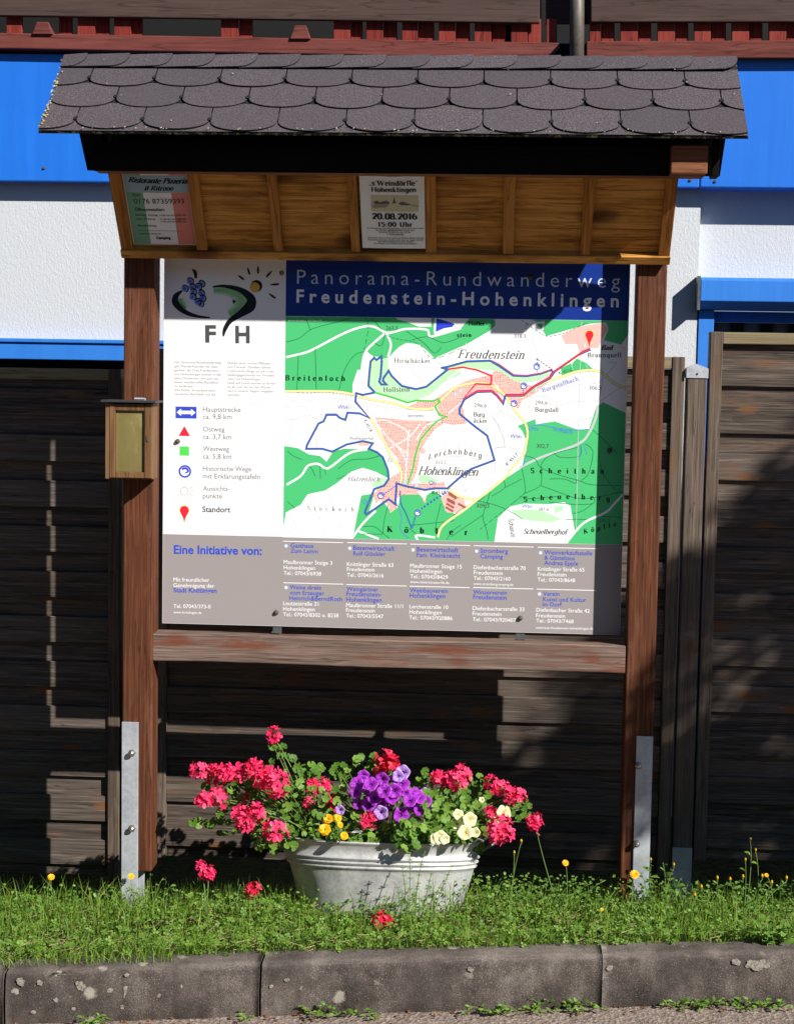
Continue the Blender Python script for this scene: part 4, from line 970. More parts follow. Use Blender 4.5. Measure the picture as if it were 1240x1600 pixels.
# map lettering
SB, TX = B.serif, B.text
SB('Freudenstein', 715, 818, 559, I['dgrey'], 10, 13, 560.5, .35, .115); SB('Hohenklingen', 653, 746, 741, I['dgrey'], 10, 12.5, 743, .35, .115)
for t_, x0, x1, y, y1, cap, sh, bd, mm in (('Breitenloch', 446, 539, 594, 595, 8, 0, .2, 'black'), ('Hirschäcker', 616, 672, 566.5, 567, 7, 0, .12, 'dgrey'), ('Hollstein', 599, 640, 612, 611.5, 7, 0, .13, 'dgrey'), ('Holler-', 732, 761, 508, 508.5, 6.5, 0, .22, 'black'), ('stein', 714, 736, 526, 526, 6, 0, .22, 'black'), ('Burg', 739.5, 757, 650.5, 651, 7, 0, .12, 'dgrey'), ('äcker', 739.5, 761, 660, 661, 7, 0, .12, 'dgrey'), ('Burgstall', 835.5, 872, 643, 643.5, 7, 0, .13, 'dgrey'), ('Scheithau', 829, 943, 739, 740, 8, 0, .2, 'black'), ('Scheuelberg', 818, 952, 784, 783, 8, 0, .2, 'black'), ('Scheuelberghof', 817, 885, 834, 835, 8, .3, .13, 'black'), ('Köbler', 605, 730, 831, 836, 9, 0, .22, 'black'), ('Stockach', 480, 553, 797, 799, 6.5, 0, .13, 'mgrey'), ('Hatzenloch', 543, 593, 751.5, 752, 7, .3, .12, 'mgrey'), ('Bad', 939, 956, 546.5, 546.5, 7.5, .3, .22, 'black'), ('Brunnquell', 918, 970, 558, 558, 7, 0, .16, 'dgrey'), ('Köpfle', 912, 962, 834, 822, 7, .2, .2, 'black'), ('Burgstallbach', 848, 904, 613, 594, 7, 0, .1, 'hblue'), ('Weißach'.replace('ß', 's'), 863, 894, 673, 678, 7, 0, .12, 'wline'), ('Lerchenberg', 669, 752, 718, 716, 8.5, .2, .13, 'dgrey')):
    SB(t_, x0, x1, y, I[mm], 10, cap, y1, sh, bd, arc=(.9 if t_ == 'Lerchenberg' else .5 if t_ == 'Scheuelberg' else 0))
SB('Schanze', 794, 799, 811, I['dgrey'], 10, 7, 840, 0, .12)
for t_, x0, x1, y, y1, mm in (('263,5', 602.5, 621.5, 515, 515.5, 'dgrey'), ('318,3', 803, 821, 527.5, 528, 'mgrey'), ('306,5', 920, 939, 608.5, 609, 'mgrey'), ('296,6', 740.5, 760, 636, 636.5, 'mgrey'), ('294,6', 835.5, 855, 632, 632, 'mgrey'), ('302,7', 838, 857, 699.5, 700, 'dgrey'), ('309,3', 744, 764, 793, 793.5, 'dgrey'), ('312,2', 680, 697, 725, 725, 'mgrey'), ('381,6', 841, 857, 798, 798, 'mgrey'), ('345,5', 935, 953, 816.5, 816, 'dgreen'), ('K 4518', 568, 578, 657, 675, 'dgrey'), ('K4518', 675, 696, 772.5, 772, 'black'), ('K 4516', 873, 894, 585, 580, 'dgreen'), ('K 4517', 793, 810, 728, 711, 'dgrey'), ('Wbh', 527.5, 545, 639, 639, 'hblue'), ('Wbh', 796.5, 814, 684, 685, 'hblue'), ('PW', 830, 842, 673, 673, 'wline'), ('Wbh', 815, 831, 793, 794, 'hblue'), ('Qu', 565, 576, 786, 787, 'wline'), ('Qu', 670, 681, 757, 757, 'hblue'), ('Rauhäckerhof', 547, 584, 686.5, 687, 'mgrey'), ('Sportplatz', 637, 662, 651, 651, 'mgrey')):
    TX(t_, x0, x1, y, I[mm], 10, None, 0, y1)
TX('Geobasisdaten: Topographische Karte im Massstab der Landesvermessung', 450, 545, 495.6, I['vine'], 5, None, 0); TX('und der Gemeinden, 2005 Stand 4/05', 450, 503, 501.8, I['wht2'], 5, None, .02)
# title band
TX('Panorama-Rundwanderweg', 464, 968, 443, I['lblue'], 4, 22, -.006, 449.5); TX('Freudenstein-Hohenklingen', 463, 966, 472, I['wht2'], 4, 19.5, .024, 479.5)
# left column: logo
def gl(pts): return [B.uv(240 + x / 3.1, 390 + y / 3.1) for x, y in pts]
def brush(pts, widths, m, L):
    P = catmull(gl(pts), 6); W = []
    for i in range(len(P)):
        t = i / (len(P) - 1) * (len(widths) - 1); k = min(int(t), len(widths) - 2); W.append(widths[k] + (widths[k + 1] - widths[k]) * (t - k))
    L = B.lay(L); vs = []
    for i, p in enumerate(P):
        a = Vector(P[max(0, i - 1)]); b = Vector(P[min(len(P) - 1, i + 1)]); t = (b - a).normalized(); nn = Vector((-t.y, t.x)) * W[i] * .00201 / 3.1 / 2
        vs += [B.pos(*(Vector(p) + nn), L), B.pos(*(Vector(p) - nn), L)]
    B.mb.add(vs, [(2 * i, 2 * i + 1, 2 * i + 3, 2 * i + 2) for i in range(len(P) - 1)], m)
for k in range(9):        # airbrushed green, printed as rings of paler ink
    f = k / 8; c = tuple(a + (b - a) * f for a, b in zip((.74, .80, .76), (.13, .50, .10)))
    mm = ink('logo_green_tint', c); wd = 74 * (1 - f) + 14
    brush([(290, 196), (350, 198), (405, 215), (430, 250), (405, 290), (365, 312)], [wd * .5, wd * .7, wd, wd * 1.1, wd, wd * .6], mm, 1.4 + k * .24)
    wd = 52 * (1 - f) + 10; brush([(128, 235), (135, 262), (155, 285)], [wd * .6, wd, wd * .5], mm, 1.4 + k * .24)
brush([(285, 180), (340, 176), (420, 195), (470, 235), (465, 275), (420, 310), (370, 345), (345, 385), (337, 420)], [6, 14, 26, 42, 54, 34, 24, 20, 6], I['black'], 5)
brush([(138, 198), (108, 225), (108, 260), (150, 300), (210, 322), (273, 329)], [6, 28, 34, 24, 14, 6], I['black'], 5)
for x, y in ((175, 152), (230, 165), (185, 180), (215, 178), (150, 188), (190, 205), (228, 210), (188, 228), (235, 235), (225, 262), (212, 252)):
    c = gl([(x, y)])[0]
    for k in range(4): disc(c, (.0108 - k * .0024), ink('grape_tint', [(.42, .50, .74), (.22, .30, .66), (.12, .18, .58), (.07, .11, .5)][k]), 3 + k * .4)
    B.stroke(arcpts((c[0] + .0012, c[1] - .0004), .0108, 60 + 80, -70, 10), .0042, I['black'], 5.5)
brush([(186, 94), (200, 108), (205, 138)], [4, 18, 12], I['black'], 5)
for a, b in (((455, 87), (465, 120)), ((505, 79), (506, 115)), ((573, 102), (545, 132)), ((565, 170), (607, 166)), ((558, 212), (590, 235)), ((409, 124), (438, 145))): brush([a, ((a[0] + b[0]) / 2, (a[1] + b[1]) / 2), b], [4, 11, 9], I['black'], 5)
c = gl([(498, 175)])[0]; disc(c, .0185, I['black'], 5); disc(gl([(490, 182)])[0], .0155, I['sun'], 6)
TX('F', 320.5, 337.5, 534, I['dgrey'], 4, 25, .035); TX('H', 367.5, 390, 535, I['dgrey'], 4, 25, .035)
c = gl([(620, 112)])[0]; disc(c, .0078, I['dgrey'], 4); TX('2', 438.5, 442, 428.3, I['lgrey'], 5, 4)
# left column: paragraph, legend
PAR1 = ['Der Panorama-Rundwanderweg', 'gibt Wanderfreunden die Gele-', 'genheit, die Orte Freudenstein', 'und Hohenklingen sowohl in den', 'alten Ortskernen, wie auch aus', 'einem wundervollen Rundblick', 'zu entdecken.', 'Alte Reben, Streuobstwiesen,', 'versteckte Bachläufe und die']
PAR2 = ['Heimat einer reichen Pflanzen-', 'und Tierwelt. Daneben führen', '5 historische Wege zurück in die', 'Siedlungsgeschichte von Freuden-', 'stein und Hohenklingen.', 'Land und Leute kennen zu lernen', 'ist das Ziel, das wir den Wande-', 'rern in unserer Region mitgeben', 'möchten.']
W1 = [345, 341, 341, 346, 341, 341, 303, 337, 336.5]; W2 = [424, 423, 427, 430, 408, 430, 423.5, 427, 375]
for i in range(9):
    y = 567.5 + i * 6.22
    TX(PAR1[i], 272.5, W1[i], y, I['text'], 3, None, 0, y + (W1[i] - 272.5) * .012); TX(PAR2[i], 355.5, W2[i], y + 1.2, I['text'], 3, None, 0, y + 1.2 + (W2[i] - 355.5) * .012)
for y in (628, 660.5, 691, 722, 753, 784): B.stroke([B.uv(272, y), B.uv(425, y + 2.6)], .0011, I['lgrey'], 3)
for t_, x1, y in (('Hauptstrecke', 376, 643), ('ca. 9,8 km', 362, 654.5), ('Ostweg', 351, 674), ('ca. 3,7 km', 361.5, 686), ('Westweg', 358, 704.5), ('ca. 5,8 km', 361.5, 716.5), ('Historische Wege', 392.5, 735.5), ('mit Erklärungstafeln', 406, 747.5), ('Aussichts-', 359, 766.5), ('punkte', 347, 778.5)):
    TX(t_, 317, x1, y, I['mgrey'], 3, None, .004, y + (x1 - 317) * .012)
TX('Standort', 316, 360, 800, I['dgrey'], 3, None, .02, 800.5)
def pu(*p): return [B.uv(*q) for q in p]
B.poly(pu((274.2, 635), (307, 635.5), (307, 654), (274.2, 653.4)), I['hblue'], 3)
B.poly(pu((276, 644), (283, 638.5), (283, 641.5), (298.5, 641.8), (298.5, 638.8), (305.5, 644.6), (298.5, 650), (298.5, 647), (283, 646.8), (283, 649.8)), I['wht2'], 4.4)
B.poly(pu((288, 665.5), (279, 681), (297, 681.4)), I['red'], 3); B.poly(pu((280.5, 697.4), (295.4, 697.6), (295.4, 712), (280.5, 711.8)), I['lgr'], 3)
swirl(B.uv(288.8, 736.5), .0205, 3)
c = B.uv(288, 767.5); B.stroke(arcpts(c, .0125, 0, 360, 28), .0013, I['mgrey'], 3)
for a, b in (((295, 763.5), (301.5, 760)), ((296, 767.3), (302.5, 767)), ((295, 771), (301, 774.5))): B.stroke(pu(a, b), .0013, I['mgrey'], 3)
# footer
TX('Eine Initiative von:', 271.5, 409, 865, I['hblue'], 3, None, .026, 867)
for t_, x1, y, m, bd in (('Mit freundlicher', 327, 908.5, 'wht2', 0), ('Genehmigung der', 335, 917.5, 'wht2', 0), ('Stadt Knittlingen', 338.5, 925.5, 'hblue', .02), ('Tel. 07043/373-0', 329, 950, 'wht2', 0), ('www.knittlingen.de', 315, 958.5, 'wht2', 0)): TX(t_, 271, x1, y, I[m], 3, None, bd, y + .9)
F2 = lambda x, y: (430 + x / 2.4314, 830 + y / 2.4314)
FT = [(30, 60, 5, [(58, 145, 62, 'Gasthaus'), (58, 162, 82, 'Zum Lamm')], [(32, 216, 124, 'Maulbronner Steige 3'), (32, 151, 145, 'Hohenklingen'), (32, 174, 166, 'Tel.: 07043/6938')], None, '1', 38),
      (272, 66, 5, [(296, 453, 71, 'Besenwirtschaft'), (296, 418, 92, 'Rolf Glöckler')], [(272, 448, 132, 'Knittlinger Straße 63'), (272, 377, 151, 'Freudenstein'), (272, 411, 173, 'Tel.: 07043/2616')], None, '2', 43),
      (512, 72, 5, [(537, 695, 77, 'Besenwirtschaft'), (537, 702, 98, 'Fam. Kleinknecht')], [(512, 708, 138, 'Maulbronner Staige 15'), (512, 633, 158, 'Hohenklingen'), (512, 655, 179, 'Tel.: 07043/8429')], (512, 660, 197, 'www.meierstrauss-hk.de'), '3', 49),
      (753, 78, 5, [(778, 883, 82, 'Stromberg'), (778, 864, 103, 'Camping')], [(753, 950, 144, 'Diefenbacherstraße 70'), (753, 863, 164, 'Freudenstein'), (753, 893, 185, 'Tel.: 07043/2160')], (753, 903, 204, 'www.strombergcamping.de'), '4', 55),
      (996, 84, 5, [(1021, 1204, 88, 'Weinverkaufsstelle'), (1021, 1137, 108, '& Gästehaus'), (1021, 1150, 128, 'Andrea Epple')], [(996, 1173, 150, 'Knittlinger Straße 65'), (996, 1105, 170, 'Freudenstein'), (996, 1138, 191, 'Tel.: 07043/8648')], None, '5', 61),
      (30, 220, 5, [(55, 175, 220, 'Weine direkt'), (55, 186, 241, 'vom Erzeuger'), (53, 254, 262, 'Heinrich&BerndRoth')], [(30, 164, 281, 'Leutzestraße 31'), (30, 150, 302, 'Hohenklingen'), (30, 240, 323, 'Tel.: 07043/8302 o. 8238')], None, '6', 196),
      (270, 225, 5, [(270, 391, 227, 'Weingärtner'), (270, 403, 246, 'Freudenstein-'), (270, 404, 267, 'Hohenklingen')], [(269, 485, 288, 'Maulbronner Straße 11/1'), (269, 378, 307, 'Freudenstein'), (269, 410, 328, 'Tel.: 07043/5547')], None, '', 203),
      (510, 230, 5, [(510, 655, 232, 'Weinbauverein'), (510, 645, 252, 'Hohenklingen')], [(509, 656, 293, 'Lerchenstraße 10'), (509, 631, 314, 'Hohenklingen'), (508, 672, 335, 'Tel.: 07043/920886')], None, '', 209),
      (751, 236, 5, [(751, 879, 239, 'Winzerverein'), (751, 878, 258, 'Freudenstein')], [(749, 945, 300, 'Diefenbacherstraße 33'), (749, 858, 320, 'Freudenstein'), (749, 913, 342, 'Tel.: 07043/920407')], None, '', 214),
      (992, 242, 5, [(1016, 1078, 245, 'Verein'), (1016, 1180, 266, 'Kunst und Kultur'), (1014, 1087, 285, 'im Dorf')], [(991, 1193, 306, 'Diefenbacher Straße 42'), (990, 1100, 327, 'Freudenstein'), (990, 1132, 347, 'Tel.: 07043/7468')], (989, 1206, 371, 'www.kuk-freudenstein-hohenklingen.de'), '7', 220)]
for x, y, _, heads, lines, web, num, ry in FT:
    B.stroke([B.uv(*F2(x, ry)), B.uv(*F2(x + 228, ry + 5.5))], .0022, I['wht2'], 3)
    for x0, x1, yy, t_ in heads: TX(t_, F2(x0, 0)[0], F2(x1, 0)[0], F2(0, yy)[1], I['hblue'], 3, None, .011, F2(0, yy + (x1 - x0) * .022)[1])
    for x0, x1, yy, t_ in lines: TX(t_, F2(x0, 0)[0], F2(x1, 0)[0], F2(0, yy)[1], I['wht2'], 3, None, 0, F2(0, yy + (x1 - x0) * .022)[1])
    if web: TX(web[3], F2(web[0], 0)[0], F2(web[1], 0)[0], F2(0, web[2])[1], I['wht2'], 3, None, 0, F2(0, web[2] + 4)[1])
    if num:
        c = B.uv(*F2(x + 11, heads[0][2] - 6)); disc(c, .0055, I['lblue'], 3); TX(num, F2(x + (8 if num != '1' else 10), 0)[0], F2(x + (14 if num != '1' else 12.5), 0)[0], F2(0, heads[0][2] - 1)[1], I['wht2'], 4.4, 3.6)
panel = mb.build('map_panel', None, ib)
for px, py in ((277.5, 689.5), (431.5, 957), (812.5, 966), (828, 433), (952, 704)):
    p = at(px, py, 0); nb = MB(); nb.tube([p + Vector((0, .001, 0)), p + Vector((0, -.005, 0)), p + Vector((0, -.008, 0)), p + Vector((0, -.009, 0))], .0085, .004, 14); nb.build('screw', M_rust, panel, smooth=True)

# ------------------------------------------------------------------ notices in the header
def notice(name, label, corners, depth, curlamp):
    p0 = HXf @ Vector((0, 0, depth)); mbn = MB()
    sh = Sheet(p0, hn, Vector((1, 0, 0)), hv, mbn, None); sh.sp = .0003
    C = [sh.uv(*c) for c in corners]
    u0, u1 = (C[0][0] + C[3][0]) / 2, (C[1][0] + C[2][0]) / 2; v0, v1 = (C[2][1] + C[3][1]) / 2, (C[0][1] + C[1][1]) / 2
    sh.curl = lambda u, v: curlamp * math.sin(math.pi * max(0, min(1, (u - u0) / (u1 - u0)))) * (0.3 + .7 * (v - v0) / (v1 - v0))
    return sh, mbn, u0, u1, v0, v1
def gridpoly(sh, u0, u1, v0, v1, m, L, n=10, sag=0.0):
    L = sh.lay(L); vs = []; fs = []
    for i in range(n + 1):
        u = u0 + (u1 - u0) * i / n
        vs += [sh.pos(u, v0, L), sh.pos(u, v1 - sag * math.sin(math.pi * i / n), L)]
    sh.mb.add(vs, [(2 * i, 2 * i + 2, 2 * i + 3, 2 * i + 1) for i in range(n)], m)
paper = flat('white_paper', (.78, .78, .80), .6, .2); pgreen = flat('paper_green', (.17, .38, .24), .5); pred = flat('paper_red', (.66, .22, .19), .5); pblue = flat('paper_blue', (.28, .42, .54), .5); pink_k = flat('paper_ink', (.012, .012, .014), .6)
sepia = flat('sepia', (.52, .48, .32), .6); sep2 = flat('sepia_dark', (.10, .10, .11), .6); sep3 = flat('sepia_mid', (.26, .25, .2), .6)
sh, mbn, u0, u1, v0, v1 = notice('poster', '', [(190, 265), (293, 267), (305, 382), (208, 381)], .019, .004)
cu_, dv = (u1 - u0), (v1 - v0)
gridpoly(sh, u0, u1, v0, v1, paper, 0); gridpoly(sh, u0 + .003, u0 + cu_ * .28, v0 + .002, v1 - .006, pgreen, 1); gridpoly(sh, u0 + cu_ * .72, u1 - .002, v0 + .002, v1 - .006, pred, 1); gridpoly(sh, u0 + .003, u1, v1 - dv * .285, v1 - dv * .055, pblue, 2.2)
def X4(x, y): return (180 + x / 8.857, 255 + y / 8.857)
def tl(t_, x0, x1, y, bold=.0, mm=None, y1=None): sh.text(t_, X4(x0, 0)[0], X4(x1, 0)[0], X4(0, y)[1], mm or pink_k, 4, None, bold, X4(0, y if y1 is None else y1)[1])
sh.serif('Ristorante Pizzeria', 200.5, 292, 283.3, pink_k, 4, 8, 286, .5, .2, .09); sh.serif('il Ritrovo', 225.5, 270, 295.7, pink_k, 4, 7, 296, .5, .2, .09)
tl('fon', 245, 345, 450); tl('0176 87359393', 265, 960, 548); tl('Öffnungszeiten:', 275, 690, 650, .02)
for t_, a, b, y in (('Dienstag - Sonntag', 285, 590, 718), ('17:30 Uhr bis 22:00 Uhr', 620, 985, 722), ('Sonn- & Feiertag', 300, 560, 772), ('11:30 Uhr bis 14:00 Uhr', 630, 990, 775), ('17:30 Uhr bis 22:00 Uhr', 635, 992, 810), ('Montag Ruhetag', 318, 572, 866), ('mit schönem Biergarten', 340, 635, 975)): tl(t_, a, b, y, .012)
sh.stroke([sh.uv(*X4(320, 925)), sh.uv(*X4(925, 930))], .001, pink_k, 4); tl('Camping', 570, 770, 1040, .05)
po = mbn.build('poster', None); po.data.name = 'poster'
tag(po, 'green white and red restaurant notice pinned at the left end of the wooden header', 'poster')
sh, mbn, u0, u1, v0, v1 = notice('poster', '', [(561, 271), (663, 273), (664, 388), (566, 387)], -.0015, .003)
gridpoly(sh, u0, u1, v0, v1, paper, 0, 12, .006)
def X6(x, y): return (540 + x / 8.857, 255 + y / 8.857)
def ts(t_, x0, x1, y, cap, bold=.2): sh.serif(t_, X6(x0, 0)[0], X6(x1, 0)[0], X6(0, y)[1], pink_k, 4, cap, X6(0, y + 4)[1], 0, bold, .07)
ts('„s’Weindörfle“', 320, 1000, 296, 7.6); ts('Hohenklingen', 355, 975, 385, 7.2); ts('20.08.2016', 370, 985, 765, 9, .24); ts('15:00 Uhr', 445, 920, 868, 7, .22)
P = [sh.uv(*X6(*p)) for p in ((345, 437), (1008, 437), (1008, 662), (352, 660))]; gridpoly(sh, (P[0][0] + P[3][0]) / 2, (P[1][0] + P[2][0]) / 2, (P[2][1] + P[3][1]) / 2, (P[0][1] + P[1][1]) / 2, sepia, 1.5, 12)
for pts, m in (([(370, 530), (440, 505), (470, 530), (560, 505), (610, 530), (600, 555), (420, 560)], sep2), ([(640, 545), (660, 500), (672, 440), (684, 510), (705, 545)], sep2), ([(720, 545), (780, 520), (850, 545), (900, 560), (860, 575), (760, 570)], sep2), ([(880, 560), (1000, 580), (1000, 600), (900, 580)], sep3), ([(360, 565), (600, 560), (560, 600), (380, 610)], sep3)): sh.poly([sh.uv(*X6(*p)) for p in pts], m, 3)
for t_, a, b, y in (('Die Weingärtner Hohenklingen laden auch in diesem Jahr wieder', 290, 1085, 900), ('zu einem gemütlichen Hock ein', 420, 945, 928), ('Samstag, 20.08.2016 ab 15 Uhr', 460, 905, 955), ('s Weindörfle', 570, 805, 988), ('Wir freuen uns auf Wein, regionale Speisen, Musik und gute', 300, 1080, 1032), ('Gespräche unter den Linden, auch wenn es regnet. Eintritt', 305, 1075, 1060), ('frei, Bewirtung bis in den Abend', 445, 935, 1086), ('Die Winzer von Freudenstein-Hohenklingen', 390, 980, 1112)):
    sh.text(t_, X6(a, 0)[0], X6(b, 0)[0], X6(0, y)[1], pink_k, 4, None, 0.01, X6(0, y + 5)[1])
po = mbn.build('poster', None)
tag(po, 'white event notice with a small sepia village picture and a bold date, in the header', 'poster')

# ------------------------------------------------------------------ leaflet box on the left post
bf = -.178
p0 = at(164, 748, bf); p1 = at(237, 630, bf)
lb = thing('leaflet_box', 'small glazed wooden leaflet box screwed to the left post', 'leaflet box', ((p0.x + p1.x) / 2, PF, p0.z))
x0, x1, z0, z1 = p0.x, p1.x, p0.z, p1.z
mb = MB(); mb.box(x0, x1, bf + .018, PF - .001, z0, z1); mb.build('body', M_boxw, lb, bevel=.002)
mb = MB(); s_ = .024
mb.box(x0, x0 + .012, bf + .002, bf + .0175, z0, z1); mb.box(x0 + .013, x0 + .013 + s_ - .006, bf, bf + .0175, z0 + .004, z1 - .003); mb.box(x1 - s_ + .002, x1 - .001, bf, bf + .0175, z0 + .004, z1 - .003)
mb.box(x0 + .032, x1 - s_ + .001, bf + .001, bf + .0175, z0 + .004, z0 + .022); mb.box(x0 + .032, x1 - s_ + .001, bf + .001, bf + .0175, z1 - .024, z1 - .003)
dr = mb.build('door', M_boxw, lb, bevel=.0015)
def oldglass():
    t = NT('yellowed_pane'); v = t.coord((1, 1, 1)); n = t.noise(t.coord((14, 14, 5)), 1, 4); n2 = t.noise(v, 7, 3)
    c = t.ramp(n, [(.3, (.17, .14, .05)), (.6, (.23, .19, .075)), (.75, (.42, .38, .20))])  # pale streaks painted in as reflections on the glass
    return t.fin(t.mix(t.math('MULTIPLY', n2, .5), c, (.12, .095, .04)), .18, .5)
mb = MB(); mb.box(x0 + .032, x1 - s_ + .001, bf + .010, bf + .0165, z0 + .0225, z1 - .0245); mb.build('pane', oldglass(), dr)
mb = MB(); kx = x1 - .012; mb.box(kx - .003, kx + .003, bf - .003, bf - .0005, z0 + .118, z0 + .135); mb.build('latch', M_rust, lb)
mb = MB(); la = at(157, 624, bf - .012); ra = at(243, 628, bf - .012)
mb.box(la.x, ra.x, bf - .014, PF + .012, z1 + .001, z1 + .008); mb.build('lid', flat('dark_felt_lid', (.035, .035, .038), .6), lb, bevel=.001)
mb = MB(); hx_ = (x0 + x1) / 2 + .028; mb.box(hx_ - .016, hx_ + .016, bf + .03, bf + .045, z1 + .0085, z1 + .014); mb.tube([(hx_ - .016, bf + .03, z1 + .013), (hx_ + .016, bf + .03, z1 + .013)], .003, .003, 8); mb.build('hinge', M_galv, lb)
#--PLANTS--
# ------------------------------------------------------------------ zinc tub
TC = Vector(((at(445, 1317, -.08).x + at(748, 1318, -.08).x) / 2, -.08, 0))
TRX, TRY = .318, .165
TILT = .17                                       # the ground falls away behind it: the tub leans back
TZ1 = at(600, 1319, TC.y - TRY).z - TRY * math.sin(TILT); TZ0 = TZ1 - .25
def lean(v):
    y, z = v[1] - TC.y, v[2] - TZ1
    return (v[0], TC.y + y * math.cos(TILT) - z * math.sin(TILT) * .35, TZ1 + z * math.cos(TILT) - y * math.sin(TILT))
tub = thing('zinc_tub', 'old oval zinc wash tub on the grass, planted with flowers, under the map board', 'tub', (TC.x, TC.y, TZ0))
mb = MB(); prof = []
for t, dr in ((0, .0), (.03, .004), (.10, .0), (.3, .001), (.5, .0), (.60, .0), (.64, .0), (.655, .006), (.67, .007), (.685, .0), (.70, -.001), (.715, .007), (.73, .008), (.745, .0), (.76, -.001), (.775, .007), (.79, .008), (.805, .0), (.9, -.001), (.94, 0), (.965, .002), (.985, .007), (1.0, .007), (1.01, .002), (1.0, -.004), (.9, -.008), (.8, -.03)):
    prof.append((t, dr))
NS = 96; vs = []
for t, dr in prof:
    k = .79 + .21 * t
    for j in range(NS):
        a = 2 * math.pi * j / NS; ca, sa = math.cos(a), math.sin(a)
        dent = -.010 * math.exp(-((a - 3.75) / .16) ** 2 - ((t - .35) / .2) ** 2) + .002 * math.sin(3 * a + 4 * t) * math.sin(2 * t)
        e = 2.4; sx = math.copysign(abs(ca) ** (2 / e), ca); sy = math.copysign(abs(sa) ** (2 / e), sa)
        rx, ry = TRX * k + dr + dent, TRY * k + dr + dent
        vs.append((TC.x + rx * (ca * .6 + sx * .4), TC.y + ry * (sa * .6 + sy * .4), TZ0 + (TZ1 - TZ0) * t))
fs = [(i * NS + j, i * NS + (j + 1) % NS, (i + 1) * NS + (j + 1) % NS, (i + 1) * NS + j) for i in range(len(prof) - 1) for j in range(NS)]
fs.append(tuple(range(NS - 1, -1, -1)))
vs = [lean(v) for v in vs]; mb.add(vs, fs); mb.build('tub_body', M_zinc, tub, smooth=True)
mb = MB(); mb.add([lean((TC.x + TRX * .95 * math.cos(2 * math.pi * j / 48), TC.y + TRY * .95 * math.sin(2 * math.pi * j / 48), TZ1 - .022)) for j in range(48)], [tuple(range(48))]); mb.build('potting_soil', M_soil, tub)
for s in (-1, 1):
    mb = MB(); bx = TC.x + s * (TRX + .004)
    pts = [(bx, TC.y - .055, TZ1 - .012), (bx + s * .03, TC.y - .045, TZ1 + .004), (bx + s * .04, TC.y, TZ1 + .012), (bx + s * .03, TC.y + .045, TZ1 + .004), (bx, TC.y + .055, TZ1 - .012)]
    P = catmull([p[:2] for p in pts], 4); Zs = np.interp(np.linspace(0, 4, len(P)), range(5), [p[2] for p in pts])
    mb.tube([(p[0], p[1], z) for p, z in zip(P, Zs)], .005, .005, 8); mb.build('handle', M_dkzinc, tub, smooth=True)

# ------------------------------------------------------------------ leaves and flowers
def frame(n, roll=0.0):
    n = Vector(n).normalized(); a = n.cross(Vector((0, 0, 1)))
    a = a.normalized() if a.length > 1e-3 else Vector((1, 0, 0)); b = n.cross(a)
    c, s = math.cos(roll), math.sin(roll)
    return n, a * c + b * s, b * c - a * s
def petal(mb, base, d, n, L, W, m, cup=.15, notch=False, r=None):
    d = d.normalized(); s_ = d.cross(n).normalized(); up = n.normalized()
    q = [base - s_ * W * .12, base + d * L * .55 - s_ * W * .5 + up * cup * L * .4, base + d * L * .92 - s_ * W * .32 + up * cup * L * .2, base + d * L * (.9 if notch else 1.02) + up * cup * L * .12,
         base + d * L * .92 + s_ * W * .32 + up * cup * L * .2, base + d * L * .55 + s_ * W * .5 + up * cup * L * .4, base + s_ * W * .12, base + d * L * .55]
    mb.add(q, [(0, 1, 2, 7), (7, 2, 3), (7, 3, 4), (0, 7, 4, 6) if False else (7, 4, 5), (0, 7, 5, 6)], m, r)
def rand_dir():
    v = Vector(rng.normal(size=3)); return v.normalized()
def geranium_leaf(mb, c, n, R, m=M_geran):
    n, a, b = frame(n, random.uniform(0, 6.28)); vs = [c - n * R * .22]; K = 21; r = random.random()
    for i in range(K):
        th = .25 + (2 * math.pi - .5) * i / (K - 1)
        lob = 1 - .16 * abs(math.sin(th * 3.5)) + (.04 if i % 2 else 0); q = R * lob
        vs.append(c + a * math.cos(th) * q + b * math.sin(th) * q + n * R * (.10 * math.sin(th * 7) + random.uniform(-.05, .05)))
    mb.add(vs, [(0, i, i + 1) for i in range(1, K)], m, r)
def simple_leaf(mb, p, d, n, L, W, m=M_weed, fold=.15):
    d = d.normalized(); s_ = d.cross(n).normalized(); up = s_.cross(d).normalized(); r = random.random()
    q = [p, p + d * L * .3 - s_ * W * .42 + up * fold * W, p + d * L * .65 - s_ * W * .4 + up * fold * W * .8, p + d * L - up * L * .15, p + d * L * .65 + s_ * W * .4 + up * fold * W * .8, p + d * L * .3 + s_ * W * .42 + up * fold * W, p + d * L * .35, p + d * L * .68]
    mb.add(q, [(0, 6, 1), (1, 6, 7, 2), (2, 7, 3), (0, 5, 6), (5, 4, 7, 6), (4, 3, 7)], m, r)
def bez(a, b, c, n=7): return [(1 - t) ** 2 * a + 2 * t * (1 - t) * b + t * t * c for t in [i / n for i in range(n + 1)]]

def mesh_of(mb, name, mat=None):
    o = mb.build(name, mat); me = o.data; bpy.data.objects.remove(o); return me
def umbel(mat, nf=15, R=.030):
    mb = MB()
    for i in range(nf):
        z = 1 - 1.25 * (i + .5) / nf; th = i * 2.39996; q = math.sqrt(max(0, 1 - z * z))
        n = (Vector((q * math.cos(th), q * math.sin(th), z)) + rand_dir() * .25).normalized(); c = n * R * random.uniform(.5, 1.15)
        mb.tube([Vector((0, 0, -.012)), c * .95], .0011, .0008, 4, M_stem)
        _, a, b = frame(n, random.uniform(0, 6.28)); r = random.random()
        for k in range(5):
            ph = k * 2 * math.pi / 5 + random.uniform(-.2, .2) + (.35 if k > 1 else 0)
            petal(mb, c, (a * math.cos(ph) + b * math.sin(ph)) + n * random.uniform(.1, .55), n, random.uniform(.017, .025), random.uniform(.010, .0145), mat, random.uniform(-.15, .35), r=min(1, max(0, r + random.uniform(-.25, .25))))
    return mesh_of(mb, 'flower_head')
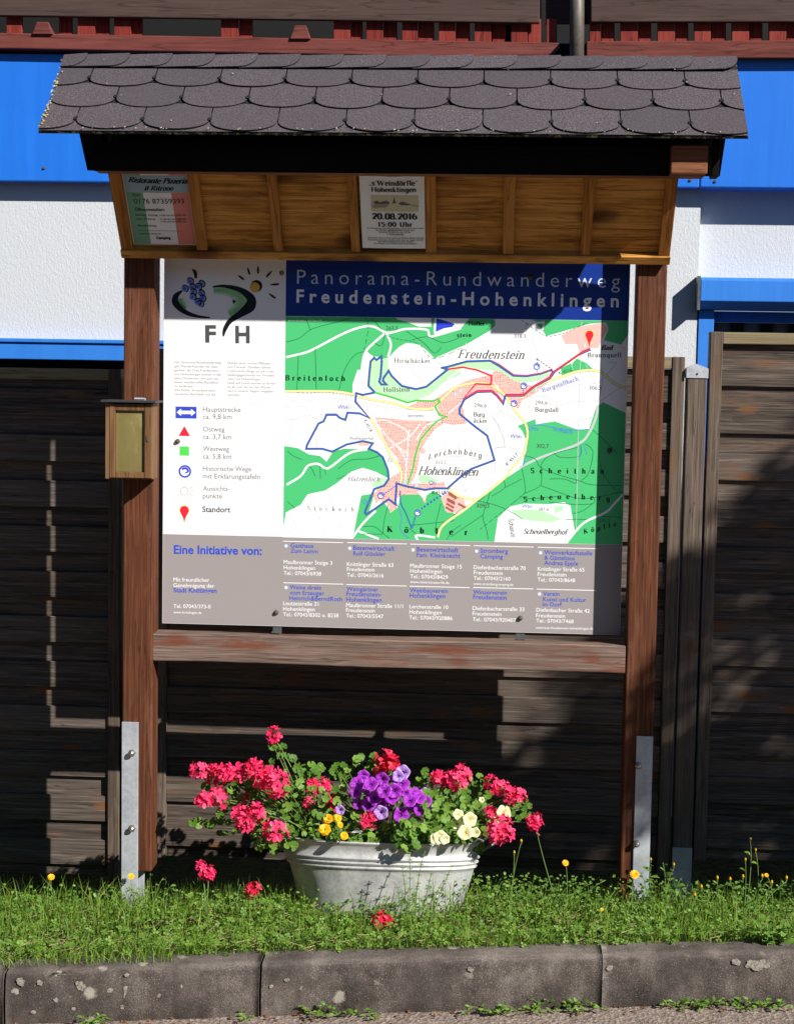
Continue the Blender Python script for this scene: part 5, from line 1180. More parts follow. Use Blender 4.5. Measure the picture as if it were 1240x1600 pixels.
UMB = [umbel(M_red, 13), umbel(M_red, 10, .027), umbel(M_red, 15, .033), umbel(M_red, 8, .023), umbel(M_red, 11, .031)]
UMBS = [umbel(M_redd, 12), umbel(M_redd, 9, .026)]
def petunia(mat, throat, R=.031):
    mb = MB(); K = 25; rings = []
    for s, d in ((.10, -.55), (.24, -.30), (.55, -.08), (.85, .03), (1.0, -.03)):
        rings.append([(s * R * (1 + (.07 * math.cos(5 * 2 * math.pi * j / K) if s > .5 else 0)) * math.cos(2 * math.pi * j / K), s * R * (1 + (.07 * math.cos(5 * 2 * math.pi * j / K) if s > .5 else 0)) * math.sin(2 * math.pi * j / K), R * d + (.06 * R * math.sin(10 * math.pi * j / K * 1.0 + 1) if s > .5 else 0) + random.uniform(-.0008, .0008)) for j in range(K)])
    V = [p for r in rings for p in r]
    for i in range(4):
        for j in range(K):
            lobe = abs(((j * 5 / K) % 1) - .5)
            mb.add([V[i * K + j], V[i * K + (j + 1) % K], V[(i + 1) * K + (j + 1) % K], V[(i + 1) * K + j]], [(0, 1, 2, 3)], throat if i == 0 else mat, .15 + .5 * (i / 3) - .3 * (lobe > .4) + random.uniform(0, .1))
    mb.tube([(0, 0, -R * .5), (0, 0, -R * 1.5)], R * .12, R * .05, 8, mat)
    return mesh_of(mb, 'flower')
M_cthroat = flat('cream_throat', (.75, .58, .06))
PET = {'p': [petunia(M_purple, M_throat), petunia(M_purple, M_throat, .028)], 'l': [petunia(M_lav, M_throat)], 'c': [petunia(M_cream, M_cthroat)]}
def marigold():
    mb = MB()
    for i in range(46):
        z = 1 - 1.1 * (i + .5) / 46; th = i * 2.39996; q = math.sqrt(max(0, 1 - z * z)); n = Vector((q * math.cos(th), q * math.sin(th), z))
        d = (Vector((math.cos(th), math.sin(th), .35)) + rand_dir() * .2); petal(mb, n * .006, d, Vector((0, 0, 1)), .011, .010, M_yel, .3)
    mb.tube([(0, 0, -.014), (0, 0, .0)], .003, .0055, 8, M_stem)
    return mesh_of(mb, 'flower')
MARI = [marigold(), marigold()]
def put(mesh, name, parent, p, n, scale=1.0):
    o = bpy.data.objects.new(name, mesh); COL.objects.link(o); o.parent = parent; o.location = Vector(p) - parent.location
    o.rotation_mode = 'QUATERNION'; o.rotation_quaternion = Vector(n).normalized().to_track_quat('Z', 'Y') ; o.rotation_quaternion = o.rotation_quaternion @ Matrix.Rotation(random.uniform(0, 6.28), 3, 'Z').to_quaternion()
    o.scale = (scale,) * 3; return o
def soilp(x=None): return Vector((TC.x + (random.uniform(-.2, .2) if x is None else x), TC.y + random.uniform(-.08, .08), TZ1 - .03))
TOCAM = Vector((.15, -1, .35))
def leaf_mass(mb, specs, smb, root, size=(.010, .0185)):
    for cx, cy, rx, ry, n, Y0, Y1 in specs:
        for _ in range(int(n * 1.5)):
            a = random.uniform(0, 6.28); q = math.sqrt(random.random()); Y = random.uniform(Y0, Y1)
            p = at(cx + rx * q * math.cos(a), cy + ry * q * math.sin(a), Y)
            geranium_leaf(mb, p, TOCAM + Vector((.25, 0, .5)) * random.random() + rand_dir() * .65, random.uniform(*size))
            if random.random() < .4: smb.tube(bez(root, (root + p) / 2 + Vector((0, -.02, .05)), p, 5), .0016, .0012, 4)
def geranium(label, px_root, heads, leaves):
    root = Vector((at(px_root, 1317, TC.y).x, TC.y, TZ1 - .03))
    t = thing('geranium', label, 'flower plant', root, 'geraniums planted in the zinc tub'); lm, sm = MB(), MB()
    for h in heads:
        x, y, Y = h[:3]; s = h[3] if len(h) > 3 else 1.0; pool = UMBS if len(h) > 4 else UMB
        p = at(x, y, Y); n = Vector((.12, -.75, .75)) + rand_dir() * .35
        put(random.choice(pool), 'flower_head', t, p, n, s)
        base = p - n.normalized() * .012 * s
        sm.tube(bez(root + Vector((random.uniform(-.04, .04), random.uniform(-.03, .03), 0)), (root * .45 + base * .55) + Vector((0, .02, .07)), base, 8), .0024, .0016, 5)
    leaf_mass(lm, leaves, sm, root)
    lm.build('leaves', M_geran, t, smooth=True); sm.build('stems', M_stem, t, smooth=True)
    return t
geranium('big sprawling geranium with pink red flower heads hanging over the left end of the tub', 490,
    [(428, 1150, -.02, .8), (311, 1205, -.1, .8), (334, 1203, -.06, .75), (352, 1209, -.1), (373, 1211, -.08), (318, 1250, -.14), (340, 1247, -.12, .9), (333, 1215, -.02, .7), (398, 1200, -.1), (409, 1222, -.14, 1.05), (433, 1226, -.18, 1.1), (420, 1212, -.1), (376, 1272, -.16), (397, 1274, -.2, 1.05), (381, 1285, -.2, .9), (430, 1300, -.24), (489, 1228, -.1, .75), (506, 1229, -.08, .75), (482, 1254, -.12, .5), (384, 1247, -.05, .6), (520, 1262, -.16, .55, 'd'), (518, 1250, -.14, .5, 'd')],
    [(400, 1255, 70, 40, 46, -.12, .02), (470, 1270, 60, 50, 70, -.22, 0), (440, 1215, 60, 35, 36, -.06, .04), (430, 1310, 38, 22, 24, -.25, -.12), (350, 1290, 30, 16, 9, -.1, 0), (310, 1282, 10, 8, 3, -.1, -.05), (430, 1165, 12, 10, 3, -.03, 0), (500, 1210, 30, 25, 14, -.05, .04), (370, 1232, 50, 20, 14, -.05, .02)])
geranium('scarlet geranium in the middle of the tub, between the purple petunias', 590,
    [(603, 1188, -.06, .95, 'd'), (613, 1198, -.08, .9, 'd'), (596, 1203, -.06, .8, 'd'), (575, 1284, -.26, .95)],
    [(540, 1262, 32, 36, 34, -.2, -.04), (570, 1205, 50, 25, 26, -.04, .06), (635, 1305, 20, 24, 24, -.29, -.25), (600, 1304, 125, 13, 80, -.25, -.1), (545, 1210, 25, 20, 10, -.05, .03)])
geranium('geranium at the right end of the tub with red heads on long stalks', 700,
    [(684, 1216, -.05, .85), (700, 1218, -.05, .75), (715, 1221, -.08, .85), (722, 1210, -.05, .8), (770, 1226, -.06, .85), (783, 1232, -.06, .7), (797, 1246, -.1, .85), (809, 1243, -.1, .7), (781, 1293, -.18, 1.0), (773, 1304, -.2, .9), (787, 1302, -.2, .85), (834, 1286, -.12, .85), (766, 1271, -.12, .6)],
    [(700, 1265, 45, 40, 60, -.22, -.02), (740, 1225, 25, 14, 8, -.06, .02), (770, 1255, 40, 25, 22, -.12, 0), (812, 1262, 16, 18, 7, -.1, -.04), (755, 1325, 14, 8, 4, -.15, -.1), (730, 1300, 40, 16, 22, -.24, -.1), (665, 1225, 25, 20, 10, -.04, .04), (680, 1290, 30, 22, 22, -.28, -.15)])
def petunias(label, kind, px_root, blooms, leafspec):
    root = Vector((at(px_root, 1317, TC.y).x, TC.y - .05, TZ1 - .03)); t = thing('petunia', label, 'flower plant', root); lm, sm = MB(), MB()
    for x, y, Y, s, k in blooms:
        p = at(x, y, Y); n = Vector((.1, -1, .35)) + rand_dir() * .38
        put(random.choice(PET[k]), 'flower', t, p, n, s)
        sm.tube(bez(root, (root + p) / 2 + Vector((0, .03, .03)), p - n.normalized() * .04, 5), .0016, .0013, 4)
    for cx, cy, rx, ry, n_, Y0, Y1 in leafspec:
        for _ in range(n_):
            a = random.uniform(0, 6.28); q = math.sqrt(random.random()); p = at(cx + rx * q * math.cos(a), cy + ry * q * math.sin(a), random.uniform(Y0, Y1))
            simple_leaf(lm, p, Vector((random.uniform(-1, 1), random.uniform(-.6, .1), random.uniform(-.5, 1))), TOCAM + rand_dir() * .4, random.uniform(.02, .035), random.uniform(.012, .018), M_geran)
    lm.build('leaves', M_geran, t, smooth=True); sm.build('stems', M_stem, t, smooth=True)
PB_ = [(565, 1222), (579, 1225), (556, 1238), (571, 1243), (597, 1218), (619, 1216), (628, 1224), (600, 1236), (585, 1247), (616, 1236), (560, 1256), (576, 1257), (594, 1254), (612, 1246), (634, 1240), (648, 1240), (640, 1251), (655, 1246), (627, 1274), (604, 1258), (655, 1266), (645, 1258), (557, 1225), (568, 1212), (663, 1252)]
petunias('bushy petunia crowded with purple blooms in the centre of the tub', 'p', 610, [(x, y, -.20 + random.uniform(-.04, .04), random.uniform(.6, .82), 'p') for x, y in PB_] + [(629, 1207, -.16, .75, 'l'), (622, 1213, -.18, .6, 'l'), (595, 1270, -.25, .72, 'l'), (663, 1240, -.15, .6, 'l'), (531, 1266, -.22, .5, 'l'), (668, 1262, -.15, .5, 'l')], [(610, 1270, 60, 30, 50, -.18, -.05), (610, 1230, 50, 20, 20, -.12, -.04)])
petunias('pale yellow petunia near the right rim of the tub', 'c', 715, [(716, 1273, -.22, .55, 'c'), (734, 1281, -.24, .72, 'c'), (726, 1301, -.27, .75, 'c'), (713, 1287, -.22, .6, 'c'), (787, 1270, -.12, .75, 'c'), (779, 1279, -.12, .55, 'c'), (688, 1309, -.28, .7, 'c'), (681, 1311, -.28, .6, 'c'), (695, 1312, -.28, .5, 'c'), (742, 1301, -.24, .5, 'c'), (752, 1250, -.12, .3, 'c')], [(720, 1295, 40, 20, 26, -.24, -.12)])
mgt = thing('marigold', 'small golden marigold with five blooms at the front left of the tub rim', 'flower plant', (at(515, 1317, -.2).x, -.18, TZ1 - .03)); sm, lm = MB(), MB()
for x, y, Y, s in ((513, 1281, -.22, 1.0), (527, 1279, -.22, .8), (507, 1298, -.26, 1.2), (530, 1290, -.24, .7), (537, 1307, -.27, .8)):
    p = at(x, y, Y); put(random.choice(MARI), 'flower', mgt, p, Vector((.1, -.8, .7)) + rand_dir() * .2, s); sm.tube(bez(mgt.location.copy(), (mgt.location + p) / 2, p, 4), .0015, .0013, 4)
for _ in range(46):
    p = at(520 + random.gauss(0, 22), 1300 + random.gauss(0, 9), random.uniform(-.26, -.16)); simple_leaf(lm, p, Vector((random.uniform(-1, 1), -.3, random.uniform(-.2, 1))), TOCAM + rand_dir() * .4, .024, .007, M_geran)
sm.build('stems', M_stem, mgt); lm.build('leaves', M_geran, mgt, smooth=True)
# flower heads lying or standing low in the grass
for (x, y, Y, label, hs) in ((320, 1363, -.24, 'red geranium sprig standing in the grass left of the tub', [(-6, -8, .55), (6, 3, .7), (-4, 6, .5)]), (597, 1438, -.33, 'red geranium head lying in the grass in front of the tub', [(0, 0, .75), (9, 1, .6), (-8, 2, .6)]), (395, 1391, -.16, 'dark red geranium head half hidden in the shade left of the tub', [(0, 0, .7)])):
    p = at(x, y, Y); g = ground_z(p.x, Y); t = thing('geranium_sprig', label, 'flower', (p.x, Y, g)); sm = MB()
    for dx, dy, s in hs:
        q = at(x + dx, y + dy, Y); put(random.choice(UMBS if x != 320 else UMB), 'flower_head', t, q, Vector((.1, -.6, .8)) + rand_dir() * .3, s)
        sm.tube(bez(Vector((p.x, Y, g)), (p + Vector((p.x, Y, g))) / 2 + Vector((.01, 0, 0)), q, 4), .0022, .0016, 5)
    sm.build('stem', M_stem, t)

# ------------------------------------------------------------------ verge: grass, clover, weeds
def verge_front(X): return np.array([kerb_y(float(x)) for x in X])
def gz(X, Y): return np.array([ground_z(float(a), float(b)) for a, b in zip(X, Y)])
def blades(N, hmin, hmax, wd, fn, name, label, mat, lean=.5):
    X = rng.uniform(-2.0, 2.2, N); F = verge_front(X); Y = F + np.where(X < -.55, .035, .085) + (rng.random(N) ** 1.15) * (.62 - F - .085)
    keep, hs = fn(X, Y, F); X, Y, F, hs = X[keep], Y[keep], F[keep], hs[keep]; n = len(X)
    Z = gz(X, Y); Z = np.maximum(Z, np.where(Y < F + .13, np.array([kerb_z(x) for x in X]) - .01, -9))
    H = rng.uniform(hmin, hmax, n) * hs; th = rng.uniform(0, 2 * np.pi, n); ln = np.abs(rng.normal(0, lean, n)); W = rng.uniform(.6, 1.2, n) * wd
    dx, dy = np.cos(th) * ln, np.sin(th) * ln; ph = rng.uniform(-.9, .9, n); sx, sy = np.cos(ph), np.sin(ph)
    V = np.zeros((n, 6, 3))
    for i, (t, wf, zz) in enumerate(((0, 1, 0), (.55, .8, .6), (1, .08, 1))):
        cx, cy = X + dx * H * t * t, Y + dy * H * t * t; cz = Z - .004 + H * (zz - .22 * np.minimum(ln, 1.5) * t * t)
        for k, s in enumerate((-1, 1)):
            V[:, 2 * i + k, 0] = cx + s * sx * W * wf / 2; V[:, 2 * i + k, 1] = cy + s * sy * W * wf / 2; V[:, 2 * i + k, 2] = cz
    b = np.arange(n)[:, None] * 6; Fc = np.concatenate([b + np.array([[0, 1, 3, 2]]), b + np.array([[2, 3, 5, 4]])], 1).reshape(-1, 4)
    r = np.repeat(np.clip(rng.normal(.42, .25, n), 0, 1), 2)
    o = fast_mesh(name, V.reshape(-1, 3), Fc, mat, rnd=r); return tag(o, label, 'grass', kind='stuff')
def intub(X, Y): return ((X - TC.x) / (TRX * .74)) ** 2 + ((Y - TC.y) / (TRY * .74)) ** 2 < 1
def nz(X, Y, s, o=0): return .5 + .25 * np.sin(X * s + 1.3 * o + 2 * np.sin(Y * s * .7)) + .25 * np.sin(Y * s * 1.3 + X * s * .6 + o)
def f_short(X, Y, F): return (~intub(X, Y)) & (rng.random(len(X)) < .45 + .7 * nz(X, Y, 14, 6)), .4 + .8 * nz(X, Y, 9) * (.6 + .8 * nz(X, Y, 23, 2))
def f_tall(X, Y, F):
    k = (~intub(X, Y)) & (rng.random(len(X)) < .12 + .88 * np.clip((Y - F - .2) / .2, 0, 1)) & ((Y < .12) | (rng.random(len(X)) < .4))
    return k, .6 + .7 * nz(X, Y, 7, 2)
blades(44000, .03, .08, .0024, f_short, 'grass', 'short green lawn grass covering the verge behind the kerb', M_grass, .7)
blades(6500, .06, .14, .0030, f_tall, 'long_grass', 'longer uncut grass blades along the fence foot and around the posts', M_grass, .45)
def f_front(X, Y, F): return (Y < F + .22) & (rng.random(len(X)) < .8), .8 + .4 * nz(X, Y, 12, 1)
blades(9000, .03, .06, .0024, f_front, 'grass_fringe', 'fringe of fine grass leaning over the back of the kerb', M_grass, 1.0)
def f_post(X, Y, F):
    d = np.minimum(np.minimum(np.abs(X + .80), np.abs(X - .80)), np.abs(X - .97)); k = (d < .16 * rng.random(len(X)) + .03) & (Y > -.32) & (Y < -.09) & ~intub(X, Y)
    return k, .75 + .35 * nz(X, Y, 20, 3)
blades(16000, .06, .14, .0030, f_post, 'post_grass', 'uncut tufts of tall grass hiding the steel shoes of the posts', M_grass, .4)
def f_left(X, Y, F): return (X < -.55) & (Y < F + .2) & (rng.random(len(X)) < np.clip((-.5 - X) * 1.4, 0, 1)), .9 + .3 * nz(X, Y, 12, 1)
blades(14000, .03, .065, .0024, f_left, 'corner_grass', 'grass spilling over the kerb top at the left end', M_grass, 1.2)
N = 9500; X = rng.uniform(-2, 2.2, N); F = verge_front(X); Y = F + .075 + rng.random(N) ** 1.3 * .62
k = (~intub(X, Y)) & (rng.random(N) < .35 + .65 * nz(X, Y, 6, 4)); X, Y, F = X[k], Y[k], F[k]; n = len(X)
Z = np.maximum(gz(X, Y), np.where(Y < F + .13, np.array([kerb_z(x) for x in X]) - .005, -9)) + rng.uniform(.008, .062, n)
nn = np.stack([rng.normal(.1, .4, n), rng.normal(-.45, .4, n), np.ones(n)], 1); nn /= np.linalg.norm(nn, axis=1)[:, None]
aa = np.cross(nn, rng.normal(size=(n, 3))); aa /= np.linalg.norm(aa, axis=1)[:, None]; bb = np.cross(nn, aa); R = rng.uniform(.0055, .0105, n); V = np.zeros((n, 3, 4, 3)); C = np.stack([X, Y, Z], 1)
for j in range(3):
    th = j * 2.094; d = aa * math.cos(th) + bb * math.sin(th); s_ = -aa * math.sin(th) + bb * math.cos(th)
    V[:, j, 0] = C; V[:, j, 1] = C + (d * .7 + s_ * .5) * R[:, None]; V[:, j, 2] = C + d * 1.15 * R[:, None] + nn * .1 * R[:, None]; V[:, j, 3] = C + (d * .7 - s_ * .5) * R[:, None]
o = fast_mesh('clover', V.reshape(-1, 3), np.arange(n * 12).reshape(-1, 4), M_clover, rnd=np.repeat(rng.random(n), 3)); tag(o, 'low clover leaves woven through the lawn grass', 'clover', kind='stuff')

N = 10000; X = np.where(rng.random(N) < .7, rng.uniform(.05, 2.2, N), rng.uniform(-2, .1, N)); F = verge_front(X); Y = F + .10 + rng.random(N) ** .9 * .6
k = (~intub(X, Y)) & (rng.random(N) < .25 + .75 * nz(X, Y, 8, 7)); X, Y, F = X[k], Y[k], F[k]; n = len(X)
Z = np.maximum(gz(X, Y), np.where(Y < F + .13, np.array([kerb_z(x) for x in X]) - .005, -9)) + rng.uniform(.015, .105, n) * np.where(X > .1, 1.0, .75) * np.clip((Y - F) / .25, .35, 1.15)
d = np.stack([rng.normal(0, 1, n), rng.normal(-.3, .8, n), rng.normal(.5, .4, n)], 1); d /= np.linalg.norm(d, axis=1)[:, None]
u = np.stack([rng.normal(0, .4, n), rng.normal(-.6, .3, n), np.ones(n)], 1); s_ = np.cross(d, u); s_ /= np.linalg.norm(s_, axis=1)[:, None]; L = rng.uniform(.007, .016, n)[:, None]; C = np.stack([X, Y, Z], 1); dn = np.array([[0, 0, .12]])
V = np.stack([C, C + d * L * .28 + s_ * L * .3, C + d * L * .68 + s_ * L * .27 - dn * L, C + d * L - dn * L * 2, C + d * L * .68 - s_ * L * .27 - dn * L, C + d * L * .28 - s_ * L * .3], 1).reshape(-1, 3)
o = fast_mesh('broad_leaved_cover', V, np.arange(n * 6).reshape(-1, 6), M_weed, rnd=rng.random(n)); tag(o, 'small broad weed leaves mixed into the grass, densest right of the tub', 'weeds', kind='stuff')
N = 2600; X = rng.uniform(-2, 2.2, N); F = verge_front(X); Y = F + .08 + rng.random(N) * .5; Z = np.maximum(gz(X, Y), np.where(Y < F + .13, np.array([kerb_z(x) for x in X]) - .002, -9)) + rng.uniform(.003, .04, N); th = rng.uniform(0, 6.28, N); L = rng.uniform(.015, .05, N)
d = np.stack([np.cos(th), np.sin(th), rng.normal(.1, .25, N)], 1) * L[:, None]; C = np.stack([X, Y, Z], 1); u = np.array([[0, 0, .0011]])
V = np.stack([C - u, C + u, C + d + u * .5, C + d - u * .5], 1).reshape(-1, 3); o = fast_mesh('dry_straw', V, np.arange(N * 4).reshape(-1, 4), flat('dry_straw', (.34, .27, .14), .8, .1)); tag(o, 'dry straw bits lying between the grass blades', 'straw', kind='stuff')

def herb(name, label, cat, px, py, Y, stems, lsize, nl, group=None, heads=0, spread=.06, whorl=False, zbase=None, lm_mat=M_weed):
    """a wild plant: stems given as pixel tips; leaves along each stem; heads = yellow flower heads at some tips"""
    p0 = at(px, py, Y); g = ground_z(p0.x, Y) if zbase is None else zbase
    base = Vector((p0.x, Y, g)); t = thing(name, label, cat, base, group); lm, sm = MB(), MB(); tips = []
    for tx, ty in stems:
        Yt = Y + random.uniform(-spread, spread) * .7; tip = at(tx, ty, Yt); b = base + Vector((random.uniform(-.4, .4) * spread + (tip.x - base.x) * .35, random.uniform(-.4, .4) * spread, 0))
        P = bez(b, (b + tip) / 2 + Vector((random.uniform(-.02, .02), 0, .03)), tip, 8); sm.tube(P, .0018, .0010, 5); tips.append(tip)
        for i in range(nl):
            u = (i + .6) / nl * 7.9; q = P[int(u)].lerp(P[min(8, int(u) + 1)], u - int(u)); L = random.uniform(*lsize) * (1.1 - .4 * i / nl)
            if whorl:
                for k_ in range(6):
                    th = k_ * 1.047 + i; simple_leaf(lm, q, Vector((math.cos(th), math.sin(th) * .8, .35)), Vector((0, -.5, 1)), L, L * .22, lm_mat)
            else:
                th = i * 2.4 + random.random(); simple_leaf(lm, q, Vector((math.cos(th), math.sin(th) - .3, random.uniform(.1, .8))), Vector((0, -.4, 1)) + rand_dir() * .3, L, L * random.uniform(.45, .65), lm_mat)
    if lm.v: lm.build('leaves', lm_mat, t, smooth=True)
    sm.build('stems' if len(stems) > 1 else 'stem', M_stem, t, smooth=True)
    return t, tips
def dandy():
    mb = MB()
    for ring, (nr, L, up) in enumerate(((14, .011, .15), (11, .008, .5), (7, .005, 1.0))):
        for k_ in range(nr):
            th = (k_ + ring * .5) * 2 * math.pi / nr; petal(mb, Vector((math.cos(th), math.sin(th), 0)) * .001, Vector((math.cos(th), math.sin(th), up)), Vector((0, 0, 1)), L, .0042, M_yel, .1)
    mb.tube([(0, 0, -.006), (0, 0, .001)], .0018, .0035, 8, M_orange)
    return mesh_of(mb, 'flower_head')
DAN = [dandy(), dandy()]
def bud():
    mb = MB(); mb.tube([(0, 0, -.005), (0, 0, 0), (0, 0, .003)], .0015, .0028, 8, M_stem); mb.tube([(0, 0, .003), (0, 0, .007)], .0028, .0016, 8, M_yel); return mesh_of(mb, 'bud')
BUD = bud()
for x, y, Y, s, label, by in ((80, 1371, -.05, 1.0, 'yellow hawkweed in front of the left fence panel', 1420), (205, 1370, -.16, .95, 'yellow hawkweed in front of the steel shoe of the left post', 1420), (883, 1349, -.15, .9, 'yellow hawkweed on a curved stalk between the tub and the right post', 1400), (991, 1367, -.2, 1.25, 'largest yellow hawkweed, at the foot of the right post', 1400), (280, 1463, -.42, .6, 'tiny yellow hawkweed low in the lawn near the left of the kerb', 1480), (940, 1362 + 60, -.35, .5, 'tiny yellow hawkweed in the lawn in front of the right post', 1440), (1197, 1368, -.1, .6, 'small yellow hawkweed near the right picture edge', 1410)):
    t, tips = herb('hawkweed', label, 'wild flower', x + random.uniform(-8, 12), by, Y, [(x, y)], (.02, .03), 0, 'yellow hawkweeds in the verge'); put(random.choice(DAN), 'flower_head', t, tips[0], Vector((.15, -.8, .7)) + rand_dir() * .2, s)
t, tips = herb('flower_stalk', 'thin bent stalk with a brown seed head right of the tub', 'wild plant', 888, 1400, -.18, [(839, 1303)], (.01, .02), 0); mb = MB(); mb.tube([tips[0] + Vector((-.004, 0, .004)), tips[0], tips[0] + Vector((.006, 0, -.006))], .003, .004, 8); mb.build('seed_head', flat('brown_seed', (.22, .08, .03)), t)
t, tips = herb('flower_stalk', 'short forked stalk with yellow buds just right of the tub', 'wild plant', 792, 1410, -.2, [(814, 1316), (803, 1334)], (.01, .02), 0); [put(BUD, 'bud', t, q, (0, -.2, 1), 1.3) for q in tips]
t, tips = herb('flower_stalk', 'tall green stalk with a bud rising before the dark right fence panel', 'wild plant', 1172, 1440, -.2, [(1172, 1313), (1180, 1330), (1164, 1345)], (.02, .03), 2); [put(BUD, 'bud', t, q, (0, -.2, 1), 1.2) for q in tips]
# leafy weeds
t, tips = herb('leafy_weed', 'tall leafy weed with small yellow buds at the foot of the right post', 'wild plant', 1030, 1425, -.16, [(1000, 1362), (1016, 1350), (1035, 1348), (1052, 1358), (1064, 1372), (1025, 1375), (1045, 1385), (985, 1385)], (.022, .04), 8); [put(BUD, 'bud', t, q + Vector((0, 0, .01)), (0, -.2, 1), 1.4) for q in tips[1:5:2]]
t, tips = herb('leafy_weed', 'low broad leaved weed in the right bottom corner of the lawn', 'wild plant', 1215, 1480, -.46, [(1180, 1440), (1200, 1425), (1225, 1430), (1238, 1445), (1195, 1460), (1215, 1455), (1232, 1465)], (.03, .05), 6)
t, tips = herb('leafy_weed', 'clump of leafy weeds with yellow buds below the right fence panel', 'wild plant', 1150, 1440, -.2, [(1095, 1392), (1120, 1378), (1140, 1380), (1160, 1376), (1190, 1375), (1205, 1385), (1228, 1378), (1085, 1405)], (.018, .03), 7); [put(BUD, 'bud', t, q + Vector((0, 0, .008)), (0, -.2, 1), 1.5) for q in tips]
t, tips = herb('leafy_weed', 'feathery light green weeds just right of the tub', 'wild plant', 830, 1440, -.2, [(770, 1385), (790, 1378), (812, 1382), (835, 1370), (855, 1378), (880, 1380), (900, 1372), (925, 1380), (945, 1376)], (.014, .024), 9)
t, tips = herb('leafy_weed', 'little leafy weed left of the tub near the geranium sprig', 'wild plant', 380, 1440, -.25, [(376, 1382), (395, 1400), (362, 1402), (410, 1410)], (.014, .022), 7)
t, tips = herb('leafy_weed', 'leafy weed growing at the foot of the left post', 'wild plant', 225, 1430, -.2, [(170, 1385), (188, 1380), (235, 1365), (255, 1372), (270, 1382), (150, 1392)], (.014, .022), 6)
herb('bedstraw', 'thin whorled bedstraw climbing up the front of the zinc tub', 'wild plant', 640, 1450, -.33, [(628, 1352), (640, 1338), (664, 1330), (675, 1362), (655, 1378), (620, 1385), (690, 1385), (708, 1350), (600, 1400), (560, 1405), (585, 1420)], (.010, .016), 7, whorl=True, spread=.02)
# weeds and litter at the foot of the kerb
def kfoot(label, px0, px1, n, tall):
    x0 = on_kerb(px0, 1505); x1 = on_kerb(px1, 1505); X0, X1 = x0.x, x1.x; xm = (X0 + X1) / 2; zb = kerb_z(xm) - KERB_H; t = thing('kerb_weed', label, 'wild plant', (xm, kerb_y(xm) - .03, zb)); lm, sm, br = MB(), MB(), MB()
    for _ in range(n):
        X = random.uniform(X0, X1); b = Vector((X, kerb_y(X) - random.uniform(.0, .03), kerb_z(X) - KERB_H)); tip = b + Vector((random.uniform(-.05, .05), random.uniform(-.05, -.005), random.uniform(.2, 1) * tall)); P = bez(b, (b + tip) / 2 + Vector((0, 0, .01)), tip, 4); sm.tube(P, .0014, .0008, 4)
        for q in P[1:]: simple_leaf(lm, q, Vector((random.uniform(-1, 1), random.uniform(-1, .1), random.uniform(-.1, .6))), Vector((0, -.6, 1)) + rand_dir() * .3, random.uniform(.010, .022), random.uniform(.006, .012), M_weed)
    lm.build('leaves', M_weed, t, smooth=True); sm.build('stems', M_stemr, t)
kfoot('tuft of weed at the kerb foot near the left corner', 120, 170, 9, .035); kfoot('single small weed seedling at the kerb foot left of the open joint', 372, 392, 4, .03)
kfoot('creeping weed at the kerb foot with one sprig reaching up', 478, 600, 18, .04); kfoot('long strip of creeping weed at the kerb foot in the middle', 725, 935, 34, .035); kfoot('wide mat of creeping weed at the kerb foot on the right', 1055, 1245, 40, .03)
mb = MB(); M_dead = leafm('dead_leaf', [(.16, .06, .025), (.28, .11, .05), (.33, .18, .09)], .1)
for _ in range(170):
    X = random.uniform(-1.3, 1.5); b = Vector((X, kerb_y(X) - abs(random.gauss(.01, .03)) - .006, kerb_z(X) - KERB_H + .004)); simple_leaf(mb, b, Vector((random.uniform(-1, 1), random.uniform(-1, 1), .1)), Vector((0, 0, 1)) + rand_dir() * .4, random.uniform(.006, .022), random.uniform(.004, .01), M_dead)
o = mb.build('leaf_litter', M_dead); tag(o, 'brown dry leaf crumbs lying in the gutter along the kerb', 'litter', kind='stuff')
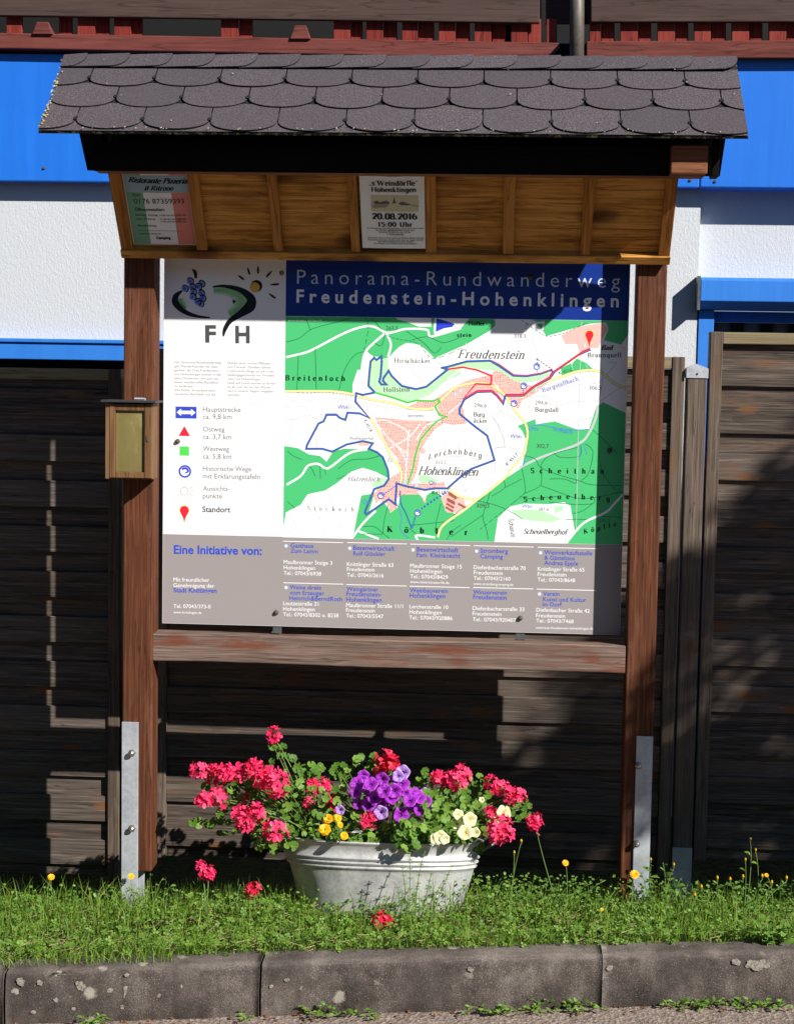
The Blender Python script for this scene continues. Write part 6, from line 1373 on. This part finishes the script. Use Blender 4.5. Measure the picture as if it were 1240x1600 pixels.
# ------------------------------------------------------------------ trees that shade the scene (outside the picture, towards the sun)
SD = Vector((1.15, -1.0, 1.02))
POLY = [(.24, -.56), (.40, -.22), (.66, -.02), (.95, .10), (1.06, .22), (1.2, .46), (1.36, .68), (1.6, 1.1), (2.2, 1.6), (3.4, 1.7), (3.6, .4), (3.2, -1.05), (1.6, -1.12), (.7, -1.06), (.2, -1.08)]
HOLES = [(at(px, py, FN).x, at(px, py, FN).z, r) for px, py, r in ((820, 1064, .155), (838, 1100, .13), (822, 1160, .115), (1120, 760, .10), (1190, 705, .11), (1150, 690, .11))]
tr = thing('tree', 'leafy tree to the right of the picture whose shade falls on the right fence panel', 'tree', (6.4, -3.9, -1.0))
V = []; RN = []; cents = []
while len(cents) < 560:
    X, Z = random.uniform(.1, 3.6), random.uniform(-1.15, 1.75)
    if not inside((X, Z), POLY) or any((X - a) ** 2 + (Z - b) ** 2 < r * r for a, b, r in HOLES): continue
    tt = random.uniform(2.5, 4.0); cents.append(Vector((X, FN, Z)) + SD * tt)
for c in cents:
    for _ in range(40):
        p = c + Vector(rng.normal(0, .06, 3)); n, a, b = frame(rand_dir(), 0); L = random.uniform(.03, .055); W = L * .5
        V += [p - a * L, p + b * W, p + a * L, p - b * W]; RN.append(random.random())
V = np.array([list(v) for v in V]) - np.array(tr.location); o = fast_mesh('crown', V, np.arange(len(V)).reshape(-1, 4), M_treel, tr, RN)
mb = MB(); hub = Vector((6.0, -3.6, 1.6)); mb.tube(bez(Vector((6.4, -3.9, -1.1)), Vector((6.4, -3.9, .5)), hub, 8), .14, .08, 12)
for c in cents[::14]: mb.tube(bez(hub, (hub + c) / 2 + Vector((0, 0, .3)), c, 5), .03, .006, 6)
mb.build('trunk', M_bark, tr, smooth=True)
# unseen woods added behind and beside the camera to block skylight
N = 20000; S_ = rng.uniform(0, 1, N); X = np.zeros(N); Y = np.zeros(N); top = np.zeros(N)
a = S_ < .55; X[a] = rng.uniform(-30, 30, a.sum()); Y[a] = -12.2 - 2.0 * rng.random(a.sum()); top[a] = 4.6 + .9 * np.sin(X[a] * .8)
a = S_ >= .55; X[a] = -8.5 - 2.5 * rng.random(a.sum()) ; Y[a] = rng.uniform(-13, 6, a.sum()); top[a] = 12 + 1.5 * np.sin(Y[a])
Z = -1 + top * rng.random(N) ** .8
nv = rng.normal(size=(N, 3)); nv /= np.linalg.norm(nv, axis=1)[:, None]; aa = np.cross(nv, rng.normal(size=(N, 3))); aa /= np.linalg.norm(aa, axis=1)[:, None]; bb = np.cross(nv, aa); C = np.stack([X, Y, Z], 1); R = rng.uniform(.22, .42, N)[:, None]
V = np.stack([C - aa * R, C + bb * R * .6, C + aa * R, C - bb * R * .6], 1).reshape(-1, 3); o = fast_mesh('sky_blocking_woods', V, np.arange(N * 4).reshape(-1, 4), M_treel, rnd=rng.random(N)); tag(o, 'unseen leaf mass added behind and left of the camera to block skylight', 'sky_blocking_woods', kind='stuff')
